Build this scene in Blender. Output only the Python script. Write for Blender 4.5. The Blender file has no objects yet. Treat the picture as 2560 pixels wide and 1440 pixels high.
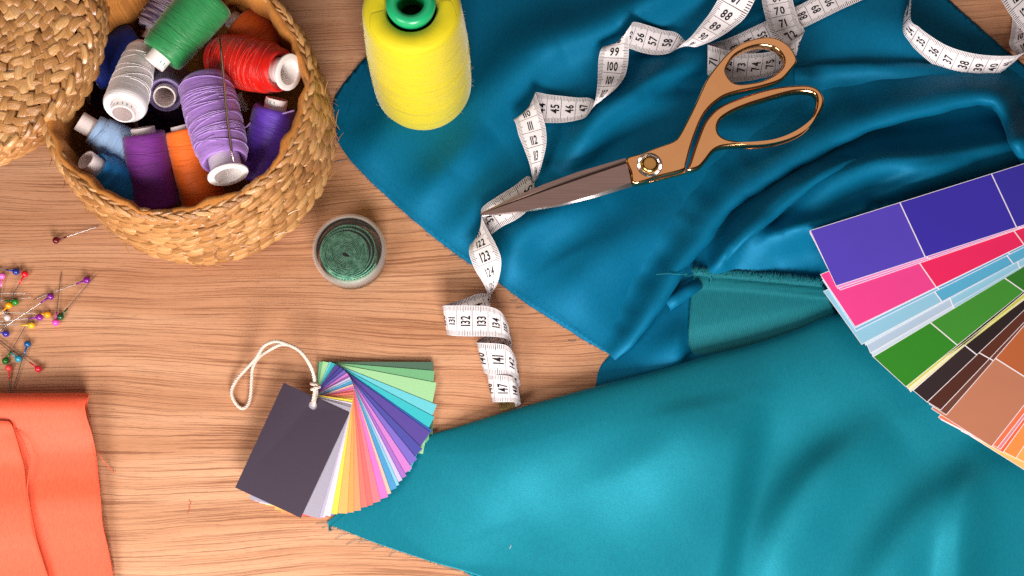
import bpy, bmesh, math, random
import numpy as np
from mathutils import Vector, Matrix
from mathutils.geometry import delaunay_2d_cdt
random.seed(7)
R = math.radians
scene = bpy.context.scene
col = scene.collection
CM = 0.01

# ------------------------------------------------------------------ camera
TILT, DIST, LENS = R(15), 0.95, 50.0
FPX = LENS / 36.0 * 2560
CAM = Vector((0, -DIST * math.sin(TILT), DIST * math.cos(TILT)))
cd = bpy.data.cameras.new('camera'); cam = bpy.data.objects.new('camera', cd); col.objects.link(cam)
cam.location = CAM; cam.rotation_euler = (TILT, 0, 0)
cd.lens = LENS; cd.sensor_width = 36; cd.clip_start = 0.02; cd.clip_end = 50
cd.dof.use_dof = True; cd.dof.focus_distance = 0.93; cd.dof.aperture_fstop = 13
scene.camera = cam

CT, ST = math.cos(TILT), math.sin(TILT)
def P(px, py, z=0.0):
    """the point at height z (cm) that the photograph shows at px, py"""
    x = (px - 1280) / FPX; y = -(py - 720) / FPX
    dx, dy, dz = x, y * CT + ST, y * ST - CT
    t = (z * CM - CAM.z) / dz
    return Vector((dx * t, CAM.y + dy * t, z * CM))
def pxm(px, py, z=0.0):
    """metres per pixel there"""
    p = P(px, py, z)
    v = p - CAM
    d = v.dot(Vector((0, ST, -CT)))
    return d / FPX

# ------------------------------------------------------------------ object helpers
def tag(o, label=None, cat=None, group=None, kind=None):
    if label: o['label'] = label
    if cat: o['category'] = cat
    if group: o['group'] = group
    if kind: o['kind'] = kind
    return o
def empty(name, loc=(0, 0, 0), label=None, cat=None, group=None):
    o = bpy.data.objects.new(name, None); col.objects.link(o); o.location = loc
    o.empty_display_size = 0.01
    return tag(o, label, cat, group)
def mesh_obj(name, verts, faces, mats, parent=None, smooth=True, midx=None, local=False):
    """verts are world coordinates unless local; origin is moved to the parent's"""
    me = bpy.data.meshes.new(name)
    if parent is not None and not local:
        off = Vector(parent.location); q_ = parent.parent
        while q_ is not None: off += q_.location; q_ = q_.parent
        verts = [(v[0] - off[0], v[1] - off[1], v[2] - off[2]) for v in verts]
    me.from_pydata([tuple(v) for v in verts], [], [tuple(f) for f in faces])
    if not isinstance(mats, (list, tuple)): mats = [mats]
    for m in mats: me.materials.append(m)
    if midx is not None: me.polygons.foreach_set('material_index', midx)
    me.polygons.foreach_set('use_smooth', [smooth] * len(me.polygons))
    me.update()
    o = bpy.data.objects.new(name, me); col.objects.link(o)
    if parent is not None: o.parent = parent
    return o
class MB:
    def __init__(self): self.v = []; self.f = []; self.m = []; self.fib = {}
    def add(self, v, f, m=0):
        b = len(self.v); self.v += [tuple(q) for q in v]
        self.f += [tuple(i + b for i in q) for q in f]; self.m += [m] * len(f)
    def tube(self, pts, r, n=6, m=0, closed=False, rfun=None):
        pts = [Vector(p) for p in pts]; N = len(pts); v = []; f = []
        prev = None
        for i, p in enumerate(pts):
            if closed: t = pts[(i + 1) % N] - pts[i - 1]
            else: t = pts[min(i + 1, N - 1)] - pts[max(i - 1, 0)]
            if t.length < 1e-9: t = Vector((0, 0, 1))
            t.normalize()
            if prev is None:
                a = Vector((0, 0, 1)) if abs(t.z) < .9 else Vector((1, 0, 0))
                nrm = (a - t * a.dot(t)).normalized()
            else:
                nrm = prev - t * prev.dot(t)
                nrm = nrm.normalized() if nrm.length > 1e-6 else prev
            prev = nrm; bn = t.cross(nrm)
            rr = r if rfun is None else rfun(i / (N - 1)) * r
            for k in range(n):
                a = 2 * math.pi * k / n
                v.append(p + (nrm * math.cos(a) + bn * math.sin(a)) * rr)
        L = N if closed else N - 1
        for i in range(L):
            j = (i + 1) % N
            for k in range(n):
                k2 = (k + 1) % n
                f.append((i * n + k, i * n + k2, j * n + k2, j * n + k))
        if not closed:
            f.append(tuple(range(n))[::-1]); f.append(tuple((N - 1) * n + k for k in range(n)))
        self.add(v, f, m)
    def lathe(self, prof, n=48, m=0, center=(0, 0, 0), axis_cap=True):
        """prof: (r, z) list, revolved about local z"""
        v = []; f = []; c = Vector(center)
        for (r, z) in prof:
            for k in range(n):
                a = 2 * math.pi * k / n
                v.append(c + Vector((r * math.cos(a), r * math.sin(a), z)))
        for i in range(len(prof) - 1):
            for k in range(n):
                k2 = (k + 1) % n
                f.append((i * n + k, i * n + k2, (i + 1) * n + k2, (i + 1) * n + k))
        self.add(v, f, m)
    def sphere(self, c, r, nu=16, nv=10, m=0):
        c = Vector(c); prof = [(max(r * math.sin(math.pi * i / nv), 1e-6), -r * math.cos(math.pi * i / nv)) for i in range(nv + 1)]
        self.lathe(prof, nu, m, c)
    def leaf(self, c, d, nrm, ln, w, th, m=0, ws=(.25, .78, 1, 1, .78, .25)):
        d = d.normalized(); nrm = (nrm - d * nrm.dot(d)).normalized(); s = nrm.cross(d)
        us = (-1, -.72, -.3, .3, .72, 1)
        v = []; f = []
        bend = random.uniform(-.25, .25) * w
        for u, ww in zip(us, ws):
            cc = c + d * (u * ln / 2) + s * (bend * (1 - u * u)) - nrm * (th * .55 * u * u)
            for k in range(8):
                a = 2 * math.pi * k / 8
                ca, sa = math.cos(a), math.sin(a)
                v.append(cc + s * (ca * w / 2 * ww) + nrm * (math.copysign(abs(sa) ** .8, sa) * th / 2 * (.45 + .55 * ww)))
        for i in range(5):
            for k in range(8):
                k2 = (k + 1) % 8
                f.append((i * 8 + k, i * 8 + k2, (i + 1) * 8 + k2, (i + 1) * 8 + k))
        f.append(tuple(range(8))[::-1]); f.append(tuple(40 + k for k in range(8)))
        b0 = len(self.v); tag_ = random.uniform(0, 50)
        for i in range(6):
            for k in range(8): self.fib[b0 + i * 8 + k] = (us[i] * .5, math.cos(2 * math.pi * k / 8) * 1.0 + math.sin(2 * math.pi * k / 8) * .2, tag_)
        self.add(v, f, m)
    def build(self, name, mats, parent=None, smooth=True, local=False):
        o = mesh_obj(name, self.v, self.f, mats, parent, smooth, self.m, local)
        if self.fib:
            at = o.data.attributes.new('fibre', 'FLOAT_VECTOR', 'POINT')
            a = np.zeros((len(self.v), 3), np.float32)
            for i, q in self.fib.items(): a[i] = q
            at.data.foreach_set('vector', a.ravel())
            e = o.modifiers.new('edge', 'EDGE_SPLIT'); e.split_angle = R(38)
        return o

# ------------------------------------------------------------------ materials
def srgb(r, g, b):
    def c(x):
        x /= 255.0
        return x / 12.92 if x <= .04045 else ((x + .055) / 1.055) ** 2.4
    return (c(r), c(g), c(b), 1)
class NT:
    def __init__(self, name):
        self.mat = bpy.data.materials.new(name); self.mat.use_nodes = True
        self.t = self.mat.node_tree; self.n = self.t.nodes; self.l = self.t.links
        self.b = self.n['Principled BSDF']; self.out = self.n['Material Output']
    def node(self, typ, **kw):
        n = self.n.new(typ)
        for k, v in kw.items():
            if k.startswith('i_'):
                key = k[2:]
                key = int(key) if key.isdigit() else key.replace('_', ' ')
                n.inputs[key].default_value = v
            else: setattr(n, k, v)
        return n
    def link(self, a, b): self.l.new(a, b)
    def math(self, op, a, b=None, c=None):
        n = self.n.new('ShaderNodeMath'); n.operation = op
        for i, x in enumerate((a, b, c)):
            if x is None: continue
            if isinstance(x, (int, float)): n.inputs[i].default_value = x
            else: self.l.new(x, n.inputs[i])
        return n.outputs[0]
    def mapping(self, scale=(1, 1, 1), rot=(0, 0, 0), coord='Object'):
        tc = self.n.new('ShaderNodeTexCoord'); mp = self.n.new('ShaderNodeMapping')
        mp.inputs['Scale'].default_value = scale; mp.inputs['Rotation'].default_value = rot
        self.l.new(tc.outputs[coord], mp.inputs['Vector']); return mp.outputs[0]
    def noise(self, vec, scale, detail=3, rough=.55, dist=0.0):
        n = self.node('ShaderNodeTexNoise'); n.inputs['Scale'].default_value = scale
        n.inputs['Detail'].default_value = detail; n.inputs['Roughness'].default_value = rough
        n.inputs['Distortion'].default_value = dist
        self.l.new(vec, n.inputs['Vector']); return n.outputs['Fac']
    def wave(self, vec, scale, dist=0.0, detail=2, dscale=1.0, direction='X', prof='SIN'):
        n = self.node('ShaderNodeTexWave', bands_direction=direction, wave_profile=prof)
        n.inputs['Scale'].default_value = scale; n.inputs['Distortion'].default_value = dist
        n.inputs['Detail'].default_value = detail; n.inputs['Detail Scale'].default_value = dscale
        self.l.new(vec, n.inputs['Vector']); return n.outputs['Fac']
    def ramp(self, fac, stops, interp='LINEAR'):
        n = self.node('ShaderNodeValToRGB'); cr = n.color_ramp; cr.interpolation = interp
        while len(cr.elements) < len(stops): cr.elements.new(.5)
        for e, (p, c) in zip(cr.elements, stops): e.position = p; e.color = c
        self.l.new(fac, n.inputs[0]); return n.outputs['Color']
    def mix(self, fac, a, b, mode='MIX'):
        n = self.node('ShaderNodeMix', data_type='RGBA', blend_type=mode)
        for i, x in ((0, fac), (6, a), (7, b)):
            if isinstance(x, (int, float)): n.inputs[i].default_value = x
            elif isinstance(x, tuple): n.inputs[i].default_value = x
            else: self.l.new(x, n.inputs[i])
        return n.outputs[2]
    def color(self, c):
        if isinstance(c, tuple): self.b.inputs['Base Color'].default_value = c
        else: self.l.new(c, self.b.inputs['Base Color'])
    def set(self, **kw):
        for k, v in kw.items(): self.b.inputs[k.replace('_', ' ')].default_value = v
    def bump(self, h, strength=.3, dist=.001, prev=None):
        n = self.node('ShaderNodeBump'); n.inputs['Strength'].default_value = strength; n.inputs['Distance'].default_value = dist
        self.l.new(h, n.inputs['Height'])
        if prev is not None: self.l.new(prev, n.inputs['Normal'])
        self.l.new(n.outputs[0], self.b.inputs['Normal']); return n.outputs[0]
def dark(c, k): return (c[0] * k, c[1] * k, c[2] * k, 1)

def simple(name, c, rough=.5, spec=.5, metal=0.0, var=.12, vscale=60, bump=0.0, bscale=900):
    m = NT(name); v = m.mapping()
    n = m.noise(v, vscale, 4)
    m.color(m.ramp(n, [(.3, dark(c, 1 - var)), (.7, dark(c, 1 + var * .6))]))
    m.set(Roughness=rough, Metallic=metal, Specular_IOR_Level=spec)
    if bump: m.bump(m.noise(v, bscale, 2), bump, .0004)
    return m.mat

def mat_wood():
    m = NT('oak_wood'); v0 = m.mapping()
    warp = m.noise(m.mapping((2.6, 6, 1)), 1.0, 2, .5)          # slow wander of the grain
    sep = m.node('ShaderNodeSeparateXYZ'); m.link(v0, sep.inputs[0])
    y = m.math('ADD', sep.outputs[1], m.math('MULTIPLY', m.math('SUBTRACT', warp, .5), .05))
    small = m.noise(m.mapping((30, 110, 1)), 1.0, 3, .6)
    y = m.math('ADD', y, m.math('MULTIPLY', m.math('SUBTRACT', small, .5), .0022))
    def grain(kx, scale, detail, rough, off):
        cmb = m.node('ShaderNodeCombineXYZ'); m.link(m.math('MULTIPLY', sep.outputs[0], kx), cmb.inputs[0]); m.link(y, cmb.inputs[1]); cmb.inputs[2].default_value = off
        return m.noise(cmb.outputs[0], scale, detail, rough)
    lines = grain(.009, 1000, 2, .62, 0)      # dark pore lines, a millimetre or so apart
    lines2 = grain(.006, 560, 2, .6, 3.1)
    wide = grain(.05, 60, 3, .55, 1.7)
    big = m.noise(m.mapping((2.4, 10, 1)), 1.0, 3, .55)
    pores = m.noise(m.mapping((110, 2200, 1)), 1.0, 2, .75)
    blot = m.noise(m.mapping((9, 30, 1)), 1.0, 4, .65)
    base = m.ramp(wide, [(.3, srgb(190, 136, 100)), (.5, srgb(206, 152, 116)), (.7, srgb(218, 168, 132))])
    base = m.mix(m.math('MULTIPLY', m.math('SUBTRACT', big, .3), .8), base, srgb(178, 118, 84))
    base = m.mix(m.ramp(blot, [(.52, (0, 0, 0, 1)), (.78, (.36, .36, .36, 1))]), base, srgb(160, 100, 68))
    brk = m.math('ADD', m.math('MULTIPLY', pores, .7), .28)
    lf = m.math('MULTIPLY', m.ramp(lines, [(.39, (1, 1, 1, 1)), (.475, (0, 0, 0, 1))]), brk)
    lf2 = m.math('MULTIPLY', m.ramp(lines2, [(.34, (1, 1, 1, 1)), (.45, (0, 0, 0, 1))]), .28)
    c = m.mix(m.math('MINIMUM', m.math('MULTIPLY', lf, .95), 1.0), base, srgb(116, 66, 42))
    c = m.mix(lf2, c, srgb(108, 58, 36))
    pf = m.ramp(pores, [(.28, (1, 1, 1, 1)), (.42, (0, 0, 0, 1))])
    c = m.mix(m.math('MULTIPLY', pf, .6), c, srgb(118, 66, 40))
    m.color(c); m.set(Roughness=.5, Specular_IOR_Level=.3)
    m.bump(m.math('ADD', m.math('MULTIPLY', lf, -1.0), m.math('MULTIPLY', pf, -.5)), .3, .0003)
    return m.mat

def mat_fabric(name, c, sheen_tint, angle, rough=.55, sheen=.25, weave=.5, spec=.35, pitch=.0009, cvar=.14, metal=0.0, ww=.55, wk=.34):
    m = NT(name); m.set(Metallic=metal)
    v = m.mapping((1, 1, 1), (0, 0, angle), 'Object')
    w1 = m.wave(v, .314 / pitch, 1.2, 2, 2.0, 'X')
    n = m.noise(m.mapping(), 1500, 2, .6)
    n2 = m.noise(m.mapping(), 28, 4, .6)
    wv = m.noise(m.mapping((1, .3, 1), (0, 0, angle + R(90))), 900, 2, .7)
    f = m.math('ADD', m.math('MULTIPLY', w1, ww), m.math('MULTIPLY', n, 1.15 - ww))
    a = m.ramp(f, [(.3, dark(c, 1 - cvar * 1.6)), (.85, dark(c, 1 + cvar))])
    a = m.mix(m.ramp(wv, [(.35, (wk, wk, wk, 1)), (.6, (0, 0, 0, 1))]), a, dark(c, .45))
    m.color(m.mix(m.math('MULTIPLY', n2, .25), a, dark(c, .75)))
    m.set(Roughness=rough, Specular_IOR_Level=spec, Sheen_Weight=sheen, Sheen_Roughness=.35, Sheen_Tint=sheen_tint)
    m.bump(m.math('ADD', f, m.math('MULTIPLY', wv, .8)), weave, .0003)
    return m.mat

def mat_thread(name, c, rough=.5, sheen=.35, fine=1400, lines=210, var=.3, spec=.4, alt=None):
    m = NT(name)
    tc = m.node('ShaderNodeTexCoord'); sep = m.node('ShaderNodeSeparateXYZ'); m.link(tc.outputs['Object'], sep.inputs[0])
    ang = m.math('ARCTAN2', sep.outputs[1], sep.outputs[0])
    ca = m.math('COSINE', ang); sa = m.math('SINE', ang)
    # windings: coordinates that follow the tilted turns of the thread
    zz = m.math('ADD', sep.outputs[2], m.math('MULTIPLY', ca, .0022))
    zz2 = m.math('ADD', sep.outputs[2], m.math('MULTIPLY', sa, -.003))
    cmb = m.node('ShaderNodeCombineXYZ'); m.link(m.math('MULTIPLY', ca, .0012), cmb.inputs[0]); m.link(m.math('MULTIPLY', sa, .0012), cmb.inputs[1]); m.link(zz, cmb.inputs[2])
    cmb2 = m.node('ShaderNodeCombineXYZ'); m.link(m.math('MULTIPLY', ca, .001), cmb2.inputs[0]); m.link(m.math('MULTIPLY', sa, .001), cmb2.inputs[1]); m.link(zz2, cmb2.inputs[2])
    f1 = m.noise(cmb.outputs[0], fine, 2, .6)
    f2 = m.noise(cmb2.outputs[0], lines, 1, .5)
    f3 = m.noise(tc.outputs['Object'], 130, 4, .65)
    dl = m.ramp(f2, [(.49, (0, 0, 0, 1)), (.5, (1, 1, 1, 1)), (.51, (0, 0, 0, 1))])
    a = m.ramp(f1, [(.3, dark(c, 1 - var)), (.7, dark(c, 1 + var * .5))])
    if alt is not None:
        a = m.mix(m.ramp(m.noise(cmb2.outputs[0], 330, 2, .6), [(.5, (0, 0, 0, 1)), (.54, (1, 1, 1, 1))]), a, alt)
    a = m.mix(m.math('MULTIPLY', f3, .3), a, dark(c, .55))
    a = m.mix(m.math('MULTIPLY', dl, .4), a, dark(c, .4))
    m.color(a)
    m.set(Roughness=rough, Specular_IOR_Level=spec, Sheen_Weight=sheen, Sheen_Roughness=.4)
    m.bump(m.math('ADD', f1, m.math('MULTIPLY', dl, -.8)), .5, .0004)
    return m.mat

def mat_straw():
    m = NT('straw')
    at = m.node('ShaderNodeAttribute', attribute_name='fibre')
    mp = m.node('ShaderNodeMapping'); mp.inputs['Scale'].default_value = (1.2, 7.0, 1.0); m.link(at.outputs['Vector'], mp.inputs[0])
    fib = m.noise(mp.outputs[0], 1.0, 3, .6)
    sep = m.node('ShaderNodeSeparateXYZ'); m.link(at.outputs['Vector'], sep.inputs[0])
    wn = m.node('ShaderNodeTexWhiteNoise', noise_dimensions='1D'); m.link(sep.outputs[2], wn.inputs['W'])
    big = m.noise(m.mapping(), 16, 2)
    f = m.math('ADD', m.math('MULTIPLY', fib, .75), m.math('MULTIPLY', wn.outputs['Value'], .30))
    c = m.ramp(f, [(.32, srgb(122, 78, 42)), (.48, srgb(174, 122, 72)), (.62, srgb(200, 148, 92)), (.82, srgb(228, 192, 140))])
    c = m.mix(m.math('MULTIPLY', big, .3), c, srgb(164, 108, 56))
    m.color(c); m.set(Roughness=.26, Specular_IOR_Level=.6)
    m.bump(fib, .5, .0006)
    return m.mat

def mat_tape():
    m = NT('tape_print')
    uv = m.node('ShaderNodeUVMap'); sep = m.node('ShaderNodeSeparateXYZ'); m.link(uv.outputs[0], sep.inputs[0])
    s, t = sep.outputs[0], sep.outputs[1]
    at = m.math('ABSOLUTE', t)
    def near(x, k, w):   # 1 where x is within w of a multiple of k
        fr = m.math('ABSOLUTE', m.math('SUBTRACT', m.math('FRACT', m.math('ADD', m.math('DIVIDE', x, k), .5)), .5))
        return m.math('LESS_THAN', fr, w / k)
    mm = m.math('MULTIPLY', near(s, .1, .017), m.math('GREATER_THAN', at, .66))
    hf = m.math('MULTIPLY', near(s, .5, .02), m.math('GREATER_THAN', at, .56))
    cmm = near(s, 1.0, .018)
    ink = m.math('MAXIMUM', m.math('MAXIMUM', mm, hf), cmm)
    ink = m.math('MULTIPLY', ink, m.math('LESS_THAN', at, .97))
    v = m.mapping(); w = m.noise(v, 1200, 2)
    base = m.ramp(w, [(.3, srgb(232, 222, 226)), (.7, srgb(248, 240, 242))])
    m.color(m.mix(ink, base, srgb(28, 24, 30)))
    m.set(Roughness=.38, Specular_IOR_Level=.45)
    return m.mat

WOOD = mat_wood()
STRAW = mat_straw()
STRAWSHADE = simple('straw_gap_shade', srgb(70, 40, 18), .7, .2, var=.3)  # darkened straw for the backing, paints the shade in gaps of the weave
LINING = mat_fabric('lining_cotton', srgb(190, 120, 52), (1, .8, .5, 1), .6, .8, .15, .35)
BLUE = mat_fabric('blue_satin', srgb(4, 110, 150), (.35, .75, 1, 1), 1.0, .54, .04, .22, .12, .0009, .10, .22, .55, .26)
TURQ = mat_fabric('turquoise_satin', srgb(18, 130, 150), (.5, .95, 1, 1), .35, .48, .08, .22, .2, .0008, .12, .34, .12, .2)
TURQBACK = mat_fabric('turquoise_back', srgb(20, 118, 130), (.5, .95, 1, 1), .2, .6, .1, .4, .25, .0012)
CORAL = mat_fabric('coral_satin', srgb(243, 98, 66), (1, .6, .5, 1), 2.2, .5, .12, .25, .35, .0013, .06)
TAPE = mat_tape()
INK = simple('tape_ink', srgb(24, 20, 26), .5, .3, var=.05)
BRASS = simple('brass', (.62, .45, .17, 1), .3, .5, 1.0, var=.1)
PLASTIC = simple('white_plastic', srgb(232, 224, 222), .35, .5, var=.04)
CARDTUBE = simple('pale_core', srgb(238, 224, 222), .5, .3, var=.06)
GREENRING = simple('green_plastic', srgb(28, 168, 108), .28, .5, var=.06)
STEELPIN = simple('pin_steel', (.45, .42, .42, 1), .32, .5, 1.0, var=.05)
CORD = simple('cord_cotton', srgb(214, 198, 186), .75, .2, var=.1, vscale=400, bump=.4, bscale=2500)
TEALPRINT = simple('teal_print', srgb(40, 160, 140), .5, .3, var=.05)

def mat_gold():
    m = NT('gold_plate'); v = m.mapping()
    n = m.noise(v, 40, 3)
    m.color(m.ramp(n, [(.3, (.93, .47, .20, 1)), (.7, (.97, .53, .24, 1))]))
    m.set(Metallic=1.0); rn = m.noise(m.mapping((1, 6, 1)), 120, 4, .7); m.link(m.math('ADD', m.math('MULTIPLY', rn, .12), .07), m.b.inputs['Roughness']); m.bump(m.noise(v, 60, 2), .04, .001)
    return m.mat
GOLD = mat_gold()
def mat_steel():
    m = NT('blade_steel')
    v = m.mapping((30, 900, 30), (0, 0, R(-17)))
    n = m.noise(v, 1.0, 3)
    m.color(m.ramp(n, [(.3, (.36, .26, .24, 1)), (.7, (.44, .32, .30, 1))]))
    m.set(Metallic=1.0, Roughness=.3); m.bump(n, .06, .0003)
    return m.mat
STEEL = mat_steel()
STEELDARK = simple('blade_groove', (.12, .08, .07, 1), .4, .5, 1.0, var=.1)
STEELEDGE = simple('blade_edge', (.75, .7, .7, 1), .18, .5, 1.0, var=.05)

def mat_clear():
    m = NT('clear_plastic')
    tr = m.node('ShaderNodeBsdfTransparent'); tr.inputs[0].default_value = (.97, .965, .96, 1)
    gl = m.node('ShaderNodeBsdfGlossy'); gl.inputs['Roughness'].default_value = .06
    df = m.node('ShaderNodeBsdfDiffuse'); df.inputs[0].default_value = (.8, .76, .74, 1)
    fr = m.node('ShaderNodeFresnel'); fr.inputs[0].default_value = 1.3
    m1 = m.node('ShaderNodeMixShader'); m2 = m.node('ShaderNodeMixShader')
    m1.inputs[0].default_value = .02
    m.link(tr.outputs[0], m1.inputs[1]); m.link(df.outputs[0], m1.inputs[2])
    m.link(fr.outputs[0], m2.inputs[0]); m.link(m1.outputs[0], m2.inputs[1]); m.link(gl.outputs[0], m2.inputs[2])
    m.link(m2.outputs[0], m.out.inputs[0])
    return m.mat
CLEAR = mat_clear()

# ------------------------------------------------------------------ ridges / cloth
def smooth_closed(pts, k=6, closed=True):
    """Catmull-Rom through 2-D or 3-D points"""
    pts = [np.array(p, float) for p in pts]; n = len(pts); out = []
    for i in range(n if closed else n - 1):
        if closed: p0, p1, p2, p3 = pts[i - 1], pts[i], pts[(i + 1) % n], pts[(i + 2) % n]
        else: p0, p1, p2, p3 = pts[max(i - 1, 0)], pts[i], pts[i + 1], pts[min(i + 2, n - 1)]
        for j in range(k):
            t = j / k
            out.append(tuple(.5 * (2 * p1 + (p2 - p0) * t + (2 * p0 - 5 * p1 + 4 * p2 - p3) * t * t + (3 * p1 - p0 - 3 * p2 + p3) * t ** 3)))
    if not closed: out.append(tuple(pts[-1]))
    return out
def ridge_field(X, Y, ridges, gain=1.0):
    """sum of soft folds: each ridge is a list of (x, y, h) with a width to the left and right of its direction"""
    H = np.zeros_like(X)
    for pts, wl, wr in ridges:
        best = np.full_like(X, 1e18); hh = np.zeros_like(X); side = np.zeros_like(X)
        for (x0, y0, h0), (x1, y1, h1) in zip(pts[:-1], pts[1:]):
            dx, dy = x1 - x0, y1 - y0; L2 = dx * dx + dy * dy
            t = np.clip(((X - x0) * dx + (Y - y0) * dy) / L2, 0, 1)
            ex, ey = X - (x0 + t * dx), Y - (y0 + t * dy)
            d2 = ex * ex + ey * ey
            m = d2 < best
            best = np.where(m, d2, best); hh = np.where(m, h0 + (h1 - h0) * t, hh)
            side = np.where(m, dx * ey - dy * ex, side)   # > 0: right of the direction on the picture
        w = np.where(side > 0, wr, wl)
        d = np.sqrt(best)
        H += hh * np.exp(-(d / w) ** 2) * gain
    return H
BLUE_RIDGES = [
    ([(1540, 860, -.2), (1572, 800, -.45), (1605, 715, -.45), (1650, 640, -.2)], 34, 30),
    ([(1600, 915, .2), (1700, 860, .9), (1790, 800, 1.1)], 50, 70),
    # folds below it
    ([(1765, 710, .6), (1825, 615, 1.7), (1900, 535, 2.0), (1970, 470, 1.8), (2060, 415, 1.0), (2120, 380, .3)], 22, 28),
    ([(1950, 565, .5), (2030, 500, 2.1), (2110, 440, 2.6), (2200, 404, 2.7), (2330, 395, 2.6), (2480, 370, 2.4), (2640, 340, 2.2)], 46, 62),
    ([(2060, 555, .3), (2180, 500, 1.0), (2300, 455, 1.1), (2420, 425, .4)], 24, 36),
    ([(1830, 670, .3), (1905, 600, 1.5), (1980, 575, 2.0), (2060, 560, 1.9), (2160, 530, 1.4)], 30, 60),
    # upper part
    ([(1400, 110, .3), (1500, 72, 1.0), (1600, 10, 1.9), (1700, -40, 2.0), (1800, -80, 1.6)], 60, 52),
    ([(1120, 420, .1), (1200, 290, .8), (1280, 190, 1.3), (1370, 112, 1.5), (1460, 70, .9), (1540, 50, .2)], 80, 58),
    ([(1400, 440, .2), (1440, 370, 1.3), (1510, 280, 2.0), (1590, 228, 2.0), (1660, 185, 1.5), (1740, 150, .7), (1830, 130, .2)], 44, 52),
    ([(1215, 770, .1), (1262, 660, .8), (1310, 575, 1.3), (1400, 525, 1.2), (1500, 480, .4)], 48, 54),
    ([(1400, 810, .1), (1450, 700, .8), (1530, 620, 1.0), (1640, 560, .6), (1720, 520, .1)], 66, 70),
    ([(900, 480, .1), (930, 380, .6), (1000, 290, .6), (1080, 200, .2)], 55, 65),
    ([(1020, 590, .1), (1080, 470, .8), (1160, 390, .8), (1230, 330, .2)], 52, 58),
    ([(1100, 660, .1), (1150, 570, .5), (1220, 480, .6), (1300, 420, .2)], 40, 44),
    ([(2100, 40, .2), (2250, 70, .5), (2400, 110, .4)], 60, 60),
    ([(1690, 600, .02), (1745, 560, .12), (1800, 470, .12), (1850, 420, .02)], 9, 14),
    ([(1300, 330, .02), (1390, 260, .10), (1480, 215, .02)], 12, 16),
    ([(2060, 230, .02), (2160, 205, .14), (2300, 200, .10), (2400, 210, .02)], 14, 20),
    ([(2250, 430, .02), (2330, 415, .16), (2420, 400, .02)], 10, 16),
    ([(1330, 700, .02), (1420, 640, .10), (1500, 600, .02)], 12, 18),
    ([(1540, 120, -.5), (1600, 112, -.5), (1660, 100, -.2)], 30, 30),
    ([(1620, 232, -.2), (1690, 216, -.8), (1760, 200, -.8), (1830, 195, -.2)], 22, 24),
]
def soften(rs): return [(smooth_closed(p, 6, False), a, b) for p, a, b in rs]
BLUE_RIDGES = soften(BLUE_RIDGES)
def fine_ripple(X, Y):
    return .02 * np.sin(X / 47 + Y / 90) + .02 * np.sin(Y / 61 - X / 120 + 1.3) + .012 * np.sin(X / 23 - Y / 31)
def edge_drop(X, Y, outline):
    d = np.full_like(X, 1e9)
    n = len(outline)
    for i in range(n):
        x0, y0 = outline[i]; x1, y1 = outline[(i + 1) % n]
        dx, dy = x1 - x0, y1 - y0; L2 = dx * dx + dy * dy + 1e-9
        t = np.clip(((X - x0) * dx + (Y - y0) * dy) / L2, 0, 1)
        d = np.minimum(d, np.hypot(X - x0 - t * dx, Y - y0 - t * dy))
    return d
BLUE_OUT = [(925, 132), (895, 165), (862, 205), (838, 240), (832, 262), (838, 300), (842, 350), (855, 372), (882, 408), (935, 462), (1000, 522), (1040, 556), (1090, 598), (1150, 643), (1200, 675), (1245, 706), (1320, 762), (1400, 812), (1460, 850), (1525, 886), (1502, 914), (1493, 935), (1488, 972), (1480, 1010), (1700, 1010), (2000, 960), (2300, 960), (2760, 900), (2760, 240), (2660, 210), (2562, 165), (2480, 95), (2400, 25), (2330, -40), (2200, -160), (1900, -200), (1200, -200), (950, -150), (930, 40)]
def blue_h(X, Y, ):
    H = .34 + ridge_field(X, Y, BLUE_RIDGES) + fine_ripple(X, Y)
    under = 1 / (1 + np.exp(-(X - 1712) / 7.0)) / (1 + np.exp(-(Y - 684 - (X - 1735) * .09) / 7.0))   # pressed flat under the turquoise end
    H = H * (1 - under) + np.minimum(H, .32) * under
    d = edge_drop(X, Y, BLUE_OUT)
    return np.maximum(H, .08) * (1 - .8 * np.exp(-(d / 46.0) ** 1.5))
HG = None
def H_blue(px, py):
    global HG
    if HG is None:
        gx, gy = np.meshgrid(np.arange(700, 2900, 8.0), np.arange(-240, 1100, 8.0))
        HG = blue_h(gx.ravel(), gy.ravel()).reshape(gx.shape)
    fx = min(max((px - 700) / 8.0, 0), HG.shape[1] - 1.001); fy = min(max((py + 240) / 8.0, 0), HG.shape[0] - 1.001)
    i, j = int(fy), int(fx); a, b = fy - i, fx - j
    return float(HG[i, j] * (1 - a) * (1 - b) + HG[i + 1, j] * a * (1 - b) + HG[i, j + 1] * (1 - a) * b + HG[i + 1, j + 1] * a * b)

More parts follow.
